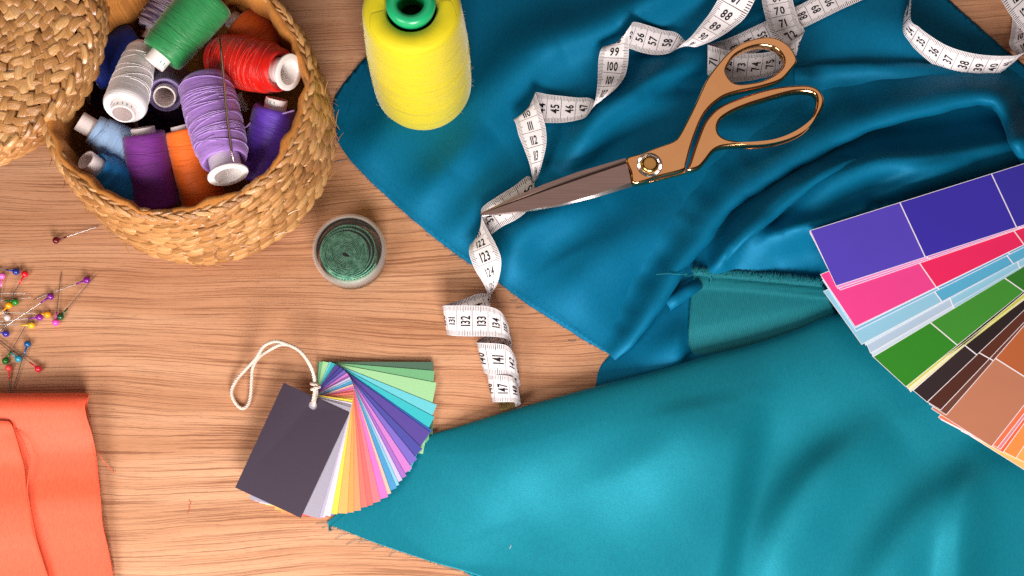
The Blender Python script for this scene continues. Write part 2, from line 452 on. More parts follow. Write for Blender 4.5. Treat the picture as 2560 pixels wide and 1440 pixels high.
def densify(poly, step):
    out = []
    n = len(poly)
    for i in range(n):
        a = poly[i]; b = poly[(i + 1) % n]
        k = max(1, int(math.hypot(b[0] - a[0], b[1] - a[1]) / step))
        for j in range(k): out.append((a[0] + (b[0] - a[0]) * j / k, a[1] + (b[1] - a[1]) * j / k))
    return out
def inside(poly, X, Y):
    r = np.zeros(X.shape, bool); n = len(poly); j = n - 1
    for i in range(n):
        xi, yi = poly[i]; xj, yj = poly[j]
        if yi != yj:
            c = ((yi > Y) != (yj > Y)) & (X < (xj - xi) * (Y - yi) / (yj - yi) + xi)
            r ^= c
        j = i
    return r
def cloth(name, outline, hfun, mat, parent, step=9, jag=.7, thick=.0005):
    b = densify(outline, step)
    b = [(x + random.uniform(-jag, jag), y + random.uniform(-jag, jag)) for x, y in b]
    xs = [p[0] for p in b]; ys = [p[1] for p in b]
    gx, gy = np.meshgrid(np.arange(min(xs), max(xs), step), np.arange(min(ys), max(ys), step * .95))
    gx[1::2] += step / 2
    gx = gx.ravel(); gy = gy.ravel()
    ok = inside(b, gx, gy) & (edge_drop(gx, gy, outline) > step * .55)
    pts = [Vector(p) for p in b] + [Vector((float(x), float(y))) for x, y in zip(gx[ok], gy[ok])]
    nb = len(b)
    edges = [(i, (i + 1) % nb) for i in range(nb)]
    vo, eo, fo, *_ = delaunay_2d_cdt(pts, edges, [], 1, 1e-4)
    X = np.array([v.x for v in vo]); Y = np.array([v.y for v in vo])
    Z = hfun(X, Y)
    verts = [P(x, y, z) for x, y, z in zip(X, Y, Z)]
    # a face drawn counter-clockwise on the picture (y down) points down: flip
    faces = []
    for f in fo:
        a, bb, c = (verts[i] for i in f[:3])
        nrm = (bb - a).cross(c - a)
        faces.append(tuple(f) if nrm.z > 0 else tuple(f)[::-1])
    o = mesh_obj(name, verts, faces, mat, parent)
    if thick:
        s = o.modifiers.new('thickness', 'SOLIDIFY'); s.thickness = thick; s.offset = -1
    return o

def fray(mb, line, n, length, zf, spread=.6, lean=(0, 0), r=.00012, jitter=.5):
    """short loose yarn ends along a cut edge; line: pixel polyline, zf: height in cm"""
    L = densify(line + [line[-1]], 3)
    for _ in range(n):
        i = random.randrange(1, len(L) - 1)
        x, y = L[i]
        dx, dy = L[i + 1][0] - L[i - 1][0], L[i + 1][1] - L[i - 1][1]
        d = math.hypot(dx, dy) or 1
        nx, ny = dy / d, -dx / d
        l = length * random.uniform(.3, 1.0)
        a = random.uniform(-spread, spread)
        ex = nx * math.cos(a) - ny * math.sin(a) + lean[0]; ey = nx * math.sin(a) + ny * math.cos(a) + lean[1]
        cv = random.uniform(-jitter, jitter)
        pts = []
        z0 = zf(x, y)
        for k in range(5):
            t = k / 4
            pts.append(P(x + ex * l * t - ey * cv * l * t * t, y + ey * l * t + ex * cv * l * t * t, max(.05, z0 * (1 - t) + .06)))
        mb.tube(pts, r, 4, rfun=lambda u: 1 - .5 * u)

# ------------------------------------------------------------------ table
tb = mesh_obj('table_top', [(-1.6, -1.2, 0), (1.6, -1.2, 0), (1.6, 1.4, 0), (-1.6, 1.4, 0)], [(0, 1, 2, 3)], WOOD, smooth=False)
tag(tb, 'brown wooden table top with fine horizontal grain', 'table', kind='structure')

# ------------------------------------------------------------------ blue fabric
bf = empty('blue_fabric', P(1500, 500, 0), 'large deep blue satin cloth lying in folds under the scissors', 'fabric')
cloth('folded_sheet', BLUE_OUT, blue_h, BLUE, bf, 8)
def roll(name, path, k=9):
    """a fold of the sheet that rolls over to the right of its path and tucks under: (x, y, height, width) along the crest"""
    XS = [(-118, -.06), (-100, .02), (-82, .12), (-64, .29), (-48, .50), (-34, .70), (-22, .85), (-11, .95), (0, 1.0), (9, 1.0), (18, .95), (25, .86), (30, .74), (33, .60), (33.5, .46), (31, .33), (26, .21), (18, .10), (8, .02), (-6, -.04)]
    C = smooth_closed(path, k, False); v = []; f = []
    for i, (x, y, h, w) in enumerate(C):
        a = C[max(i - 2, 0)]; b = C[min(i + 2, len(C) - 1)]
        dx, dy = b[0] - a[0], b[1] - a[1]; L = math.hypot(dx, dy)
        nx, ny = -dy / L, dx / L          # to the right of the direction on the picture (y down)
        wob = 1 + .06 * math.sin(i * .31) + .04 * math.sin(i * .83 + 1)
        for (o, z) in XS:
            px, py = x + nx * o * w * wob, y + ny * o * w * wob
            hb = H_blue(px, py); hc = H_blue(x, y)
            t = min(max(z, 0), 1)
            v.append(P(px, py, (hb * (1 - t) + hc * t) + h * z))
    n = len(XS)
    for i in range(len(C) - 1):
        for q in range(n - 1):
            f.append((i * n + q, i * n + q + 1, (i + 1) * n + q + 1, (i + 1) * n + q))
    return mesh_obj(name, v, f, BLUE, bf)
roll('rolled_fold', [(1530, 893, .25, .35), (1571, 852, .8, .5), (1611, 797, 1.1, .62), (1658, 724, 1.25, .7), (1700, 655, 1.3, .72), (1752, 592, 1.3, .75), (1790, 535, 1.4, .8), (1845, 478, 1.5, .85), (1905, 440, 1.6, .95), (1990, 385, 1.7, 1.0), (2101, 326, 1.8, 1.0), (2215, 284, 1.9, 1.0), (2357, 248, 2.0, .95), (2440, 236, 2.0, .9), (2492, 246, 2.0, .75), (2522, 292, 1.9, .7), (2545, 345, 1.8, .75), (2590, 420, 1.5, .8)])
roll('rolled_fold', [(2640, 330, .3, .5), (2560, 258, .5, .55), (2450, 203, .6, .55), (2330, 178, .65, .55), (2180, 170, .65, .5), (2070, 173, .5, .45), (1985, 180, .25, .4)])
roll('rolled_fold', [(1815, 650, .03, .1), (1838, 618, .6, .35), (1885, 570, .95, .5), (1960, 505, .95, .5), (2040, 446, .6, .4), (2100, 414, .25, .25), (2140, 398, .02, .08)])
mb = MB()
fray(mb, [(842, 350), (882, 408), (935, 462), (1000, 522), (1090, 598), (1150, 643), (1245, 706), (1320, 762), (1400, 812), (1460, 850), (1520, 884)][::-1], 420, 7, H_blue, r=.00009)
fray(mb, [(925, 132), (895, 165), (862, 205), (838, 240), (832, 262), (838, 300), (842, 350)][::-1], 160, 9, H_blue, r=.00009)
for (x, y) in [(1130, 617), (1145, 636), (1085, 590), (1310, 768), (1440, 852), (1295, 752)]:
    mb.tube([P(x, y, .08), P(x - 9, y + 2, .06), P(x - 20, y + random.uniform(-2, 3), .05)], .00012, 4)
mb.build('frayed_edge', BLUE, bf)
# small rolled corner that pokes out by the long fold
mb = MB()
base = [(1666, 764, .65), (1690, 748, .62), (1715, 731, .55), (1748, 709, .35)]
v = []; f = []; NK = 11
for i, (x, y, z) in enumerate(base):
    for k in range(NK):
        a = R(-60) + R(265) * k / (NK - 1)
        rr = .42 * CM
        c = P(x, y, z)
        ax = (P(base[-1][0], base[-1][1], 1.4) - P(base[0][0], base[0][1], 1.2)).normalized()
        sd = Vector((-ax.y, ax.x, 0)).normalized()
        v.append(c + sd * math.cos(a) * rr + Vector((0, 0, 1)) * math.sin(a) * rr)
for i in range(len(base) - 1):
    for k in range(NK - 1):
        f.append((i * NK + k, i * NK + k + 1, (i + 1) * NK + k + 1, (i + 1) * NK + k))
mb.add(v, f)
ro = mb.build('rolled_corner', BLUE, bf)
s = ro.modifiers.new('thickness', 'SOLIDIFY'); s.thickness = .00070; s.offset = 0

# ------------------------------------------------------------------ turquoise fabric
tf = empty('turquoise_fabric', P(1700, 1200, 0), 'turquoise satin cloth folded over into a soft roll with a fringed selvedge', 'fabric')
TQ_TOP = [(818, 1306), (905, 1235), (990, 1160), (1062, 1096), (1150, 1066), (1300, 1020), (1490, 967), (1640, 928), (1760, 893), (1880, 862), (1990, 826), (2060, 796), (2100, 785), (2180, 790), (2300, 800), (2450, 815), (2700, 840)]
TQ_BOT = [(820, 1310), (870, 1330), (940, 1358), (1010, 1382), (1090, 1408), (1160, 1428), (1240, 1456), (1330, 1486), (1460, 1520), (1600, 1560), (1750, 1600), (1900, 1620), (2050, 1640), (2200, 1640), (2350, 1640), (2500, 1640), (2750, 1640)]
TQ_ROLL = [.02, .03, .05, .20, .50, .85, 1.0, 1.0, 1.0, 1.0, 1.0, 1.0, 1.0, 1.0, 1.0, 1.0, 1.0]
TQ_RIDGES = [
    ([(1330, 1290, .02), (1490, 1225, .16), (1620, 1160, .28), (1710, 1080, .24), (1770, 1000, .05)], 80, 140),
    ([(1760, 1600, .5), (1790, 1440, .55), (1818, 1290, .55), (1848, 1115, .4), (1880, 1000, .1)], 120, 42),
    ([(1900, 1480, .2), (1950, 1330, .5), (2040, 1200, .6), (2140, 1125, .4), (2230, 1060, .1)], 62, 110),
    ([(2150, 1560, .3), (2230, 1400, .5), (2330, 1280, .5), (2480, 1190, .3)], 70, 110),
    ([(2380, 1600, .4), (2390, 1440, .45), (2410, 1250, .3), (2440, 1150, .1)], 36, 70),
]
TQ_RIDGES = soften(TQ_RIDGES)
def tq_extra(X, Y): return ridge_field(X, Y, TQ_RIDGES, 2.6) + .6 * fine_ripple(X, Y)
def build_turq():
    NU, NV = 190, 96
    top = np.array(smooth_closed([p for p in TQ_TOP], 12, False)); bot = np.array(smooth_closed([p for p in TQ_BOT], 12, False))
    rl = np.array([q[0] for q in smooth_closed([(r,) for r in TQ_ROLL], 12, False)])
    def samp(arr, u):
        x = u * (len(arr) - 1); i = min(int(x), len(arr) - 2); t = x - i
        return arr[i] * (1 - t) + arr[i + 1] * t
    v = []; f = []
    rows = []
    for i in range(NU + 1):
        u = i / NU
        T, B, rr = samp(top, u), samp(bot, u), samp(rl, u)
        D = B - T; L = np.hypot(*D); dn = D / L
        prof = []
        # under-side and nose of the roll: (distance from the silhouette in px, height in cm)
        Rc = .98 * rr; Rp = 38 * Rc / 1.0
        for k in range(10):
            a = R(-90) + R(90) * k / 9
            prof.append((Rp * (1 - math.cos(a)) * 1.0, Rc + Rc * math.sin(a) + .03))
        Dn = 20 + 95 * rr
        for k in range(1, 19):
            a = R(90) * k / 18
            prof.append((Dn * (1 - math.cos(a)), Rc + Rc * math.sin(a) * .8 + .03))
        d0, z0 = prof[-1]
        rest = max(L - d0, 1)
        for k in range(1, NV + 1):
            q = k / NV
            dd = rest * q; fall = z0 * (.36 * (1 - q) ** .9 + .64 * math.exp(-(dd / 190.0) ** 2))
            prof.append((d0 + rest * q, max(fall, .1)))
        rows.append(len(prof))
        for k, (d, z) in enumerate(prof):
            x, y = T + dn * d
            w = min(1, max(0, (d) / 150.0)) ** 2 * min(1, max(.0, (L - d) / 110.0)) if k >= 10 else 0.0
            v.append((x, y, z, w))
    A_ = np.array(v); E_ = tq_extra(A_[:, 0], A_[:, 1])
    zz = np.where(A_[:, 3] > 0, np.maximum(A_[:, 2] + E_ * A_[:, 3], .08), A_[:, 2])
    lim = np.where(A_[:, 0] > 2000, 1.9, 2.5)
    zz = np.where(zz < lim, zz, lim + .6 * np.tanh((zz - lim) / .6))
    G = zz.reshape(NU + 1, rows[0])
    for _ in range(7):      # soften
        S_ = G.copy(); S_[1:-1, 1:-1] = .4 * G[1:-1, 1:-1] + .15 * (G[:-2, 1:-1] + G[2:, 1:-1] + G[1:-1, :-2] + G[1:-1, 2:])
        G[:, 16:] = S_[:, 16:]
    zz = G.ravel()
    v = [P(x, y, z) for x, y, z in zip(A_[:, 0], A_[:, 1], zz)]
    n = rows[0]
    for i in range(NU):
        for k in range(n - 1):
            f.append((i * n + k, i * n + k + 1, (i + 1) * n + k + 1, (i + 1) * n + k))
    o = mesh_obj('folded_sheet', v, f, TURQ, tf)
    bm = bmesh.new(); bm.from_mesh(o.data); bmesh.ops.recalc_face_normals(bm, faces=bm.faces)
    bm.to_mesh(o.data); bm.free()
    s = o.modifiers.new('thickness', 'SOLIDIFY'); s.thickness = .00070; s.offset = 0
    return o
build_turq()
# second layer seen beyond the lower left hem, bottom edge
cloth('under_layer', [(1150, 1421), (1185, 1446), (1240, 1500), (1330, 1540), (1500, 1560), (1460, 1500), (1300, 1455)], lambda X, Y: .05 + X * 0, TURQ, tf, 14)
mb = MB()
fray(mb, [(820, 1312), (870, 1334), (940, 1362), (1010, 1386), (1090, 1412), (1160, 1434), (1240, 1460)], 260, 6, lambda x, y: .12, r=.00011)
for (x, y, dx, dy) in [(830, 1316, -26, 4), (850, 1322, -30, 8), (872, 1334, -34, 14), (905, 1347, -40, 16), (925, 1352, -30, 4), (960, 1366, -30, 8), (990, 1378, -18, 14), (820, 1308, -30, 2)]:
    mb.tube([P(x, y, .1), P(x + dx * .5, y + dy * .3, .1), P(x + dx, y + dy, .05)], .00013, 4)
mb.build('frayed_hem', TURQ, tf)
# end of the under layer with its selvedge, lying on the blue cloth
FL = [(1735, 682), (1800, 688), (1880, 694), (1960, 700), (2060, 712), (2080, 760), (2110, 830), (2100, 900), (1950, 930), (1800, 960), (1712, 975), (1716, 930), (1718, 890), (1722, 820), (1727, 750)]
def fl_h(X, Y):
    hb = np.array([H_blue(x, y) for x, y in zip(X, Y)])
    base = .2 * np.minimum(hb, 1.0) + .45
    base = base + .18 * np.exp(-((Y - 800 + (X - 1735) * .12) / 60) ** 2) - .25 * np.clip((Y - 820 + (X - 1735) * .2) / 80, 0, 1)
    e = ridge_field(X, Y, [([(1735, 700, .1), (1880, 711, .12), (2070, 728, .1)], 5, 5), ([(1735, 712, .09), (1880, 722, .1), (2070, 742, .1)], 5, 5)])
    return base + e
flo = cloth('selvedge_flap', FL, fl_h, TURQBACK, tf, 6, .5)
mb = MB()
def fz(x, y): return float(fl_h(np.array([float(x)]), np.array([float(y)]))[0])
L = densify([(1735, 684), (1800, 690), (1880, 696), (1960, 702), (2050, 713), (2050, 713)], 2)
for q in range(1400):
    x, y = random.choice(L); x += random.uniform(-3, 3)
    z = fz(x, y + 3)
    l = random.uniform(12, 26); a = random.gauss(.12, .3)
    pts = []
    for k in range(5):
        t = k / 4
        pts.append(P(x + math.sin(a) * l * t + random.uniform(-1, 1), y + 4 - math.cos(a) * l * t, z + .05 + .25 * math.sin(math.pi * t * .8) + random.uniform(-.03, .08)))
    mb.tube(pts, .00022, 4)
mb.tube([P(*p) for p in smooth_closed([(1735, 686, .8), (1722, 690, .9), (1712, 688, 1.2), (1718, 684, 1.5), (1700, 686, 1.7), (1670, 684, 1.7), (1640, 686, 1.5)], 5, False)], .0003, 5)
mb.tube([P(*p) for p in smooth_closed([(1772, 682, .85), (1776, 692, .8), (1778, 700, .75), (1774, 708, .7)], 5, False)], .0008, 5)
mb.build('fringe', TURQBACK, flo)
mb = MB()
fray(mb, [(1732, 700), (1727, 750), (1722, 820), (1718, 890), (1715, 940)], 110, 14, fz, r=.00014)
fray(mb, [(1722, 840), (1718, 890), (1714, 930)], 40, 26, fz, .5, (0, .5), r=.00016)
mb.build('frayed_edge', TURQBACK, flo)

# ------------------------------------------------------------------ coral fabric
cf = empty('coral_fabric', P(100, 1250, 0), 'coral red satin cloth folded in layers beside the pins', 'fabric')
def coral_grid(name, rows, mat, nu=10):
    """rows: list of lines across, each a list of (x, y, z)"""
    nv = []
    R_ = [smooth_closed(r, nu, False) for r in rows]
    n = len(R_[0])
    cols = [smooth_closed([R_[j][i] for j in range(len(R_))], 8, False) for i in range(n)]
    m = len(cols[0]); v = [P(*q) for c in cols for q in c]
    for i, q in enumerate(v): pass
    f = [(i * m + k, i * m + k + 1, (i + 1) * m + k + 1, (i + 1) * m + k) for i in range(n - 1) for k in range(m - 1)]
    o = mesh_obj(name, v, f, mat, cf)
    bm = bmesh.new(); bm.from_mesh(o.data); bmesh.ops.recalc_face_normals(bm, faces=bm.faces); bm.to_mesh(o.data); bm.free()
    s = o.modifiers.new('thickness', 'SOLIDIFY'); s.thickness = .0007; s.offset = 0
    return o
def crow(y, xr, z, dz=0.0, skew=0):
    return [(-160, y - skew, z + dz), (-60, y - skew * .6, z + dz * .7), (60, y - skew * .3, z + dz * .3), (150, y, z), (xr - 25, y, z * .98), (xr, y + 1, z * .93)]
coral_grid('lower_layer', [
    crow(1075, 219, .05), crow(1030, 217, .06), crow(1003, 220, .3), crow(988, 223, .85), crow(984, 222, 1.4), crow(992, 221, 1.95), crow(1015, 213, 2.2),
    crow(1045, 218, 2.05), crow(1080, 229, 1.75, .1), crow(1130, 240, 1.3, .25, -30), crow(1190, 247, 1.15, .2, -40), crow(1250, 252, 1.2, .1, -40), crow(1310, 257, 1.0, .1, -30),
    crow(1380, 273, .75, .15, -20), crow(1450, 285, .6, .15), crow(1540, 300, .5, .2)], CORAL)
def c2(y, xr, z): return [(-160, y - 6, z + .2), (-80, y - 3, z + .15), (-20, y, z + .1), (xr - 14, y, z + .05), (xr, y + 1, z)]
coral_grid('upper_layer', [c2(1052, 22, 2.2), c2(1062, 30, 2.2), c2(1085, 38, 2.05), c2(1120, 48, 1.85), c2(1165, 60, 1.6), c2(1215, 66, 1.55), c2(1270, 74, 1.55), c2(1330, 84, 1.4), c2(1390, 102, 1.15), c2(1450, 121, 1.0), c2(1540, 140, .9)], CORAL)
mb = MB()
mb.tube([P(*p) for p in smooth_closed([(41, 1078, 2.05), (56, 1100, 2.15), (71, 1140, 2.0), (75, 1165, 1.9), (71, 1195, 1.8), (68, 1225, 1.7), (74, 1265, 1.65), (88, 1340, 1.5), (104, 1395, 1.3), (122, 1450, 1.1)], 6, False)], .00045, 6)
mb.build('selvedge', CORAL, cf)
mb = MB()
def cz(x, y): return max(.3, 1.6 - (y - 1030) * .0022)
fray(mb, [(219, 1035), (229, 1079), (241, 1134), (247, 1190), (252, 1250), (258, 1312), (273, 1382), (284, 1440)][::-1], 230, 7, cz, r=.0001)
fray(mb, [(2, 1056), (24, 1052), (33, 1066)], 60, 7, lambda x, y: 2.15, r=.0001)
mb.build('frayed_edge', CORAL, cf)
mb = MB(); mb.tube([P(240, 1124, 1.2), P(258, 1152, .9), P(272, 1168, .5), P(286, 1183, .1)], .00024, 5); mb.build('loose_thread', CORAL, cf)
o = MB(); o.tube([P(*p) for p in smooth_closed([(472, 1250, .03), (477, 1258, .05), (472, 1266, .04), (474, 1272, .05), (468, 1284, .03)], 5, False)], .00014, 5)
o = o.build('thread_snippet', CORAL); tag(o, 'tiny coral snippet of thread lying on the bare wood', 'thread')
o = MB(); o.tube([P(*p) for p in smooth_closed([(880, 395, .1), (862, 400, .05), (845, 402, .04), (835, 406, .04)], 5, False)], .00013, 5)
o = o.build('thread_snippet', BLUE); tag(o, 'tiny pale blue loose thread on the wood between basket and blue cloth', 'thread')
o = MB(); o.tube([P(1274, 1372, 1.0), P(1277, 1366, 1.1), P(1279, 1358, 1.0)], .00012, 5)
o = o.build('thread_snippet', CORD); tag(o, 'tiny white thread snippet lying on the turquoise cloth', 'thread')

# ------------------------------------------------------------------ measuring tape
# (s in cm, edge L (x, y, z), edge R (x, y, z)); z above what lies below
TS = [
    (22, 2600, 125, 1.6, 2655, 75, 1.6), (25, 2522, 32, 1.7, 2578, -18, 1.7), (26.5, 2478, -40, 1.6, 2530, -90, 1.6), (29, 2390, -105, 1.0, 2420, -175, 1.2), (31, 2320, -70, .5, 2300, -130, 1.6), (32.2, 2282, -10, .15, 2276, -30, 1.9),
    (32.6, 2264, 25, .1, 2278, 5, 1.9), (33, 2257, 62, .1, 2276, 40, 1.8), (34, 2275, 107, .1, 2298, 68, 1.7), (35, 2303, 137, .1, 2327, 90, 1.6), (36, 2336, 163, .1, 2363, 112, 1.5), (37, 2372, 183, .1, 2400, 126, 1.4),
    (38, 2411, 196, .1, 2440, 135, 1.4), (39, 2447, 199, .1, 2477, 139, 1.4), (40, 2482, 192, .15, 2512, 140, 1.5), (41, 2520, 168, .5, 2545, 137, 1.7), (41.7, 2543, 147, .9, 2572, 124, 1.8), (42.3, 2540, 136, 1.0, 2592, 104, 1.5),
    (43, 2524, 114, .9, 2590, 84, 1.1), (44, 2527, 88, .6, 2594, 62, .8), (45, 2530, 62, .4, 2600, 40, .6), (46.5, 2530, 8, .3, 2602, -8, .4), (49, 2495, -80, .3, 2560, -112, .3), (52, 2400, -132, .3, 2425, -205, .3), (56, 2270, -70, .2, 2255, -142, .2),
    (58.5, 2165, -5, .15, 2140, -62, .15), (60, 2100, 25, .15, 2075, -28, .15), (61, 2067, 41, .15, 2042, -10, .15), (62, 2033, 58, .15, 2008, 8, .15), (63, 2000, 74, .15, 1975, 24, .15), (64, 1967, 92, .15, 1941, 40, .15), (65, 1933, 110, .15, 1908, 56, .15), (66, 1899, 127, .15, 1874, 72, .15), (67, 1863, 145, .15, 1840, 88, .15),
    (68, 1830, 160, .15, 1806, 101, .2), (69, 1796, 174, .2, 1778, 108, .3), (69.6, 1771, 180, .5, 1769, 111, .5), (70.3, 1772, 189, .75, 1775, 114, .75), (71, 1793, 198, .95, 1802, 122, .95), (72, 1829, 205, .95, 1837, 131, .95), (73, 1864, 203, .95, 1872, 134, .95),
    (74, 1899, 197, .95, 1910, 132, .95), (75, 1937, 187, .95, 1940, 125, .95), (76, 1970, 168, .95, 1965, 112, .95), (77, 1988, 143, .75, 1988, 99, .75), (77.6, 1991, 128, .6, 2009, 84, .6), (78.4, 1948, 108, .45, 2008, 70, .45), (79, 1927, 83, .45, 2000, 60, .45), (80, 1915, 48, .5, 1990, 32, .5), (81, 1907, 15, .6, 1982, 2, .6),
    (83, 1899, -50, 1.2, 1968, -62, 1.2), (84.4, 1880, -86, 1.9, 1945, -95, 1.9), (85.4, 1850, -75, 2.2, 1922, -70, 2.2), (86.2, 1822, -40, 2.0, 1898, -22, 2.0), (87, 1797, -4, 1.7, 1868, 36, 1.7), (88, 1775, 32, 1.4, 1834, 69, 1.4), (89, 1750, 64, 1.2, 1800, 92, 1.2), (90, 1727, 92, 1.0, 1764, 109, .8), (91, 1702, 113, .7, 1730, 117, .45),
    (91.5, 1688, 125, .5, 1718, 108, .3), (92, 1672, 133, .25, 1697, 86, .25), (93, 1637, 137, .15, 1656, 75, .2), (94, 1603, 131, .15, 1622, 64, .4), (95, 1572, 121, .2, 1594, 56, .8), (95.6, 1556, 120, .3, 1585, 55, 1.1), (96.3, 1538, 121, .4, 1579, 59, 1.4), (97, 1522, 120, .6, 1575, 80, 1.5), (98, 1508, 117, .9, 1572, 107, 1.5), (98.5, 1501, 127, 1.1, 1572, 126, 1.45),
    (99, 1497, 144, 1.2, 1571, 146, 1.4), (100, 1495, 179, 1.2, 1564, 185, 1.3), (101, 1493, 217, 1.1, 1546, 214, 1.1), (102, 1487, 253, .8, 1512, 244, .7), (102.5, 1479, 273, .5, 1494, 257, .4), (103, 1467, 290, .25, 1479, 247, .2), (104, 1436, 302, .15, 1441, 244, .15), (105, 1400, 307, .15, 1405, 240, .2), (106, 1364, 307, .15, 1369, 236, .4),
    (107, 1335, 309, .2, 1345, 231, .8), (107.7, 1312, 309, .35, 1338, 231, 1.1), (108.5, 1294, 304, .6, 1341, 240, 1.3), (109.3, 1284, 299, .9, 1347, 260, 1.4), (110, 1289, 308, 1.1, 1354, 283, 1.4), (111, 1297, 339, 1.2, 1364, 320, 1.3), (112, 1311, 374, 1.1, 1366, 358, 1.2), (113, 1324, 411, .9, 1357, 401, .9), (114, 1331, 446, .6, 1345, 440, .5),
    (114.6, 1336, 470, .4, 1336, 455, .25), (115.2, 1338, 500, .2, 1322, 440, .15), (116, 1318, 527, .12, 1287, 464, .2), (117, 1290, 549, .12, 1250, 487, .25), (118, 1253, 568, .15, 1214, 511, .45), (118.7, 1228, 586, .2, 1204, 522, .7), (119.4, 1203, 600, .35, 1203, 536, .95), (120.2, 1183, 607, .6, 1210, 556, 1.15),
    (121, 1176, 612, .9, 1221, 577, 1.4), (122, 1173, 634, 1.1, 1237, 606, 1.4), (123, 1186, 671, 1.1, 1252, 644, 1.3), (124, 1207, 706, .9, 1250, 684, 1.1), (125, 1220, 738, .6, 1237, 722, .6), (125.5, 1226, 762, .35, 1225, 733, .3), (126, 1222, 793, .15, 1203, 733, .2), (127, 1183, 806, .1, 1166, 745, .5), (128, 1147, 820, .15, 1131, 756, 1.0),
    (128.8, 1125, 832, .5, 1111, 762, 1.4), (129.5, 1117, 836, 1.0, 1106, 765, 1.7), (130.1, 1124, 838, 1.5, 1113, 764, 1.95), (131, 1143, 840, 1.8, 1140, 764, 2.1), (132, 1181, 841, 1.9, 1180, 764, 2.1), (133, 1220, 841, 1.9, 1220, 766, 2.1), (134, 1255, 844, 1.7, 1250, 778, 2.0), (135, 1273, 851, 1.3, 1265, 800, 1.6), (135.8, 1281, 860, .8, 1273, 822, 1.2), (136.6, 1279, 872, .3, 1270, 840, .6),
    (137.3, 1262, 885, .1, 1250, 838, .25), (138, 1235, 898, .1, 1222, 838, .25), (138.8, 1212, 916, .4, 1198, 848, .7), (139.3, 1209, 930, .9, 1191, 856, 1.2), (139.7, 1216, 935, 1.3, 1199, 857, 1.6), (140.2, 1232, 937, 1.6, 1222, 858, 1.9), (141, 1266, 939, 1.6, 1262, 862, 1.9), (142, 1291, 946, 1.3, 1283, 882, 1.6), (142.8, 1300, 955, .9, 1292, 905, 1.1), (143.5, 1298, 966, .4, 1288, 928, .5),
    (144.2, 1275, 975, .12, 1264, 925, .15), (144.9, 1245, 985, .2, 1230, 928, .3), (145.4, 1231, 1003, .7, 1217, 936, 1.0), (146, 1238, 1005, 1.3, 1231, 937, 1.55), (147, 1276, 1005, 1.5, 1271, 940, 1.7), (148, 1298, 1007, 1.1, 1290, 953, 1.3), (148.6, 1302, 1009, .6, 1296, 970, .7), (149.2, 1288, 1018, .15, 1280, 975, .2), (150, 1250, 1026, .1, 1240, 968, .12),
]
def tape_points():
    out = []
    for (s, lx, ly, lz, rx, ry, rz) in TS:
        on = 1.0
        hl = H_blue(lx, ly) if inside(BLUE_OUT, np.array([float(lx)]), np.array([float(ly)]))[0] else .03
        hr = H_blue(rx, ry) if inside(BLUE_OUT, np.array([float(rx)]), np.array([float(ry)]))[0] else .03
        hm = max([H_blue(lx + (rx - lx) * q, ly + (ry - ly) * q) for q in (0, .25, .5, .75, 1)]) if hl > .05 or hr > .05 else .03
        hl = .35 * hl + .65 * hm + (.12 if hl > .05 else 0); hr = .35 * hr + .65 * hm + (.12 if hr > .05 else 0)
        h = None
        out.append((s, P(lx, ly, lz + (hl if h is None else .5 * (h + hl))), P(rx, ry, rz + (hr if h is None else .5 * (h + hr)))))
    return out
TP = tape_points()
TSS = [t[0] for t in TP]
import bisect
def hermite(vals, s):
    i = min(max(bisect.bisect_right(TSS, s) - 1, 0), len(TSS) - 2)
    s0, s1 = TSS[i], TSS[i + 1]; h = s1 - s0; t = min(max((s - s0) / h, 0), 1)
    def tan(k):
        if k == 0: return (vals[1] - vals[0]) / (TSS[1] - TSS[0])
        if k == len(vals) - 1: return (vals[-1] - vals[-2]) / (TSS[-1] - TSS[-2])
        a = (vals[k] - vals[k - 1]) / (TSS[k] - TSS[k - 1]); b = (vals[k + 1] - vals[k]) / (TSS[k + 1] - TSS[k])
        wa, wb = TSS[k + 1] - TSS[k], TSS[k] - TSS[k - 1]
        return (a * wa + b * wb) / (wa + wb)
    m0, m1 = tan(i) * h, tan(i + 1) * h
    return vals[i] * (2 * t ** 3 - 3 * t * t + 1) + m0 * (t ** 3 - 2 * t * t + t) + vals[i + 1] * (-2 * t ** 3 + 3 * t * t) + m1 * (t ** 3 - t * t)
TL = [t[1] for t in TP]; TR = [t[2] for t in TP]
def ribbon(s, t):
    a = hermite(TL, s); b = hermite(TR, s)
    return a.lerp(b, (t + 1) / 2)
def ribbon_n(s, t):
    e = .08
    ds = ribbon(min(s + e, 150), t) - ribbon(max(s - e, 22), t)
    dt = ribbon(s, t + .2) - ribbon(s, t - .2)
    n = ds.cross(dt)
    return n.normalized() if n.length > 1e-12 else Vector((0, 0, 1))
GLYPH = {}
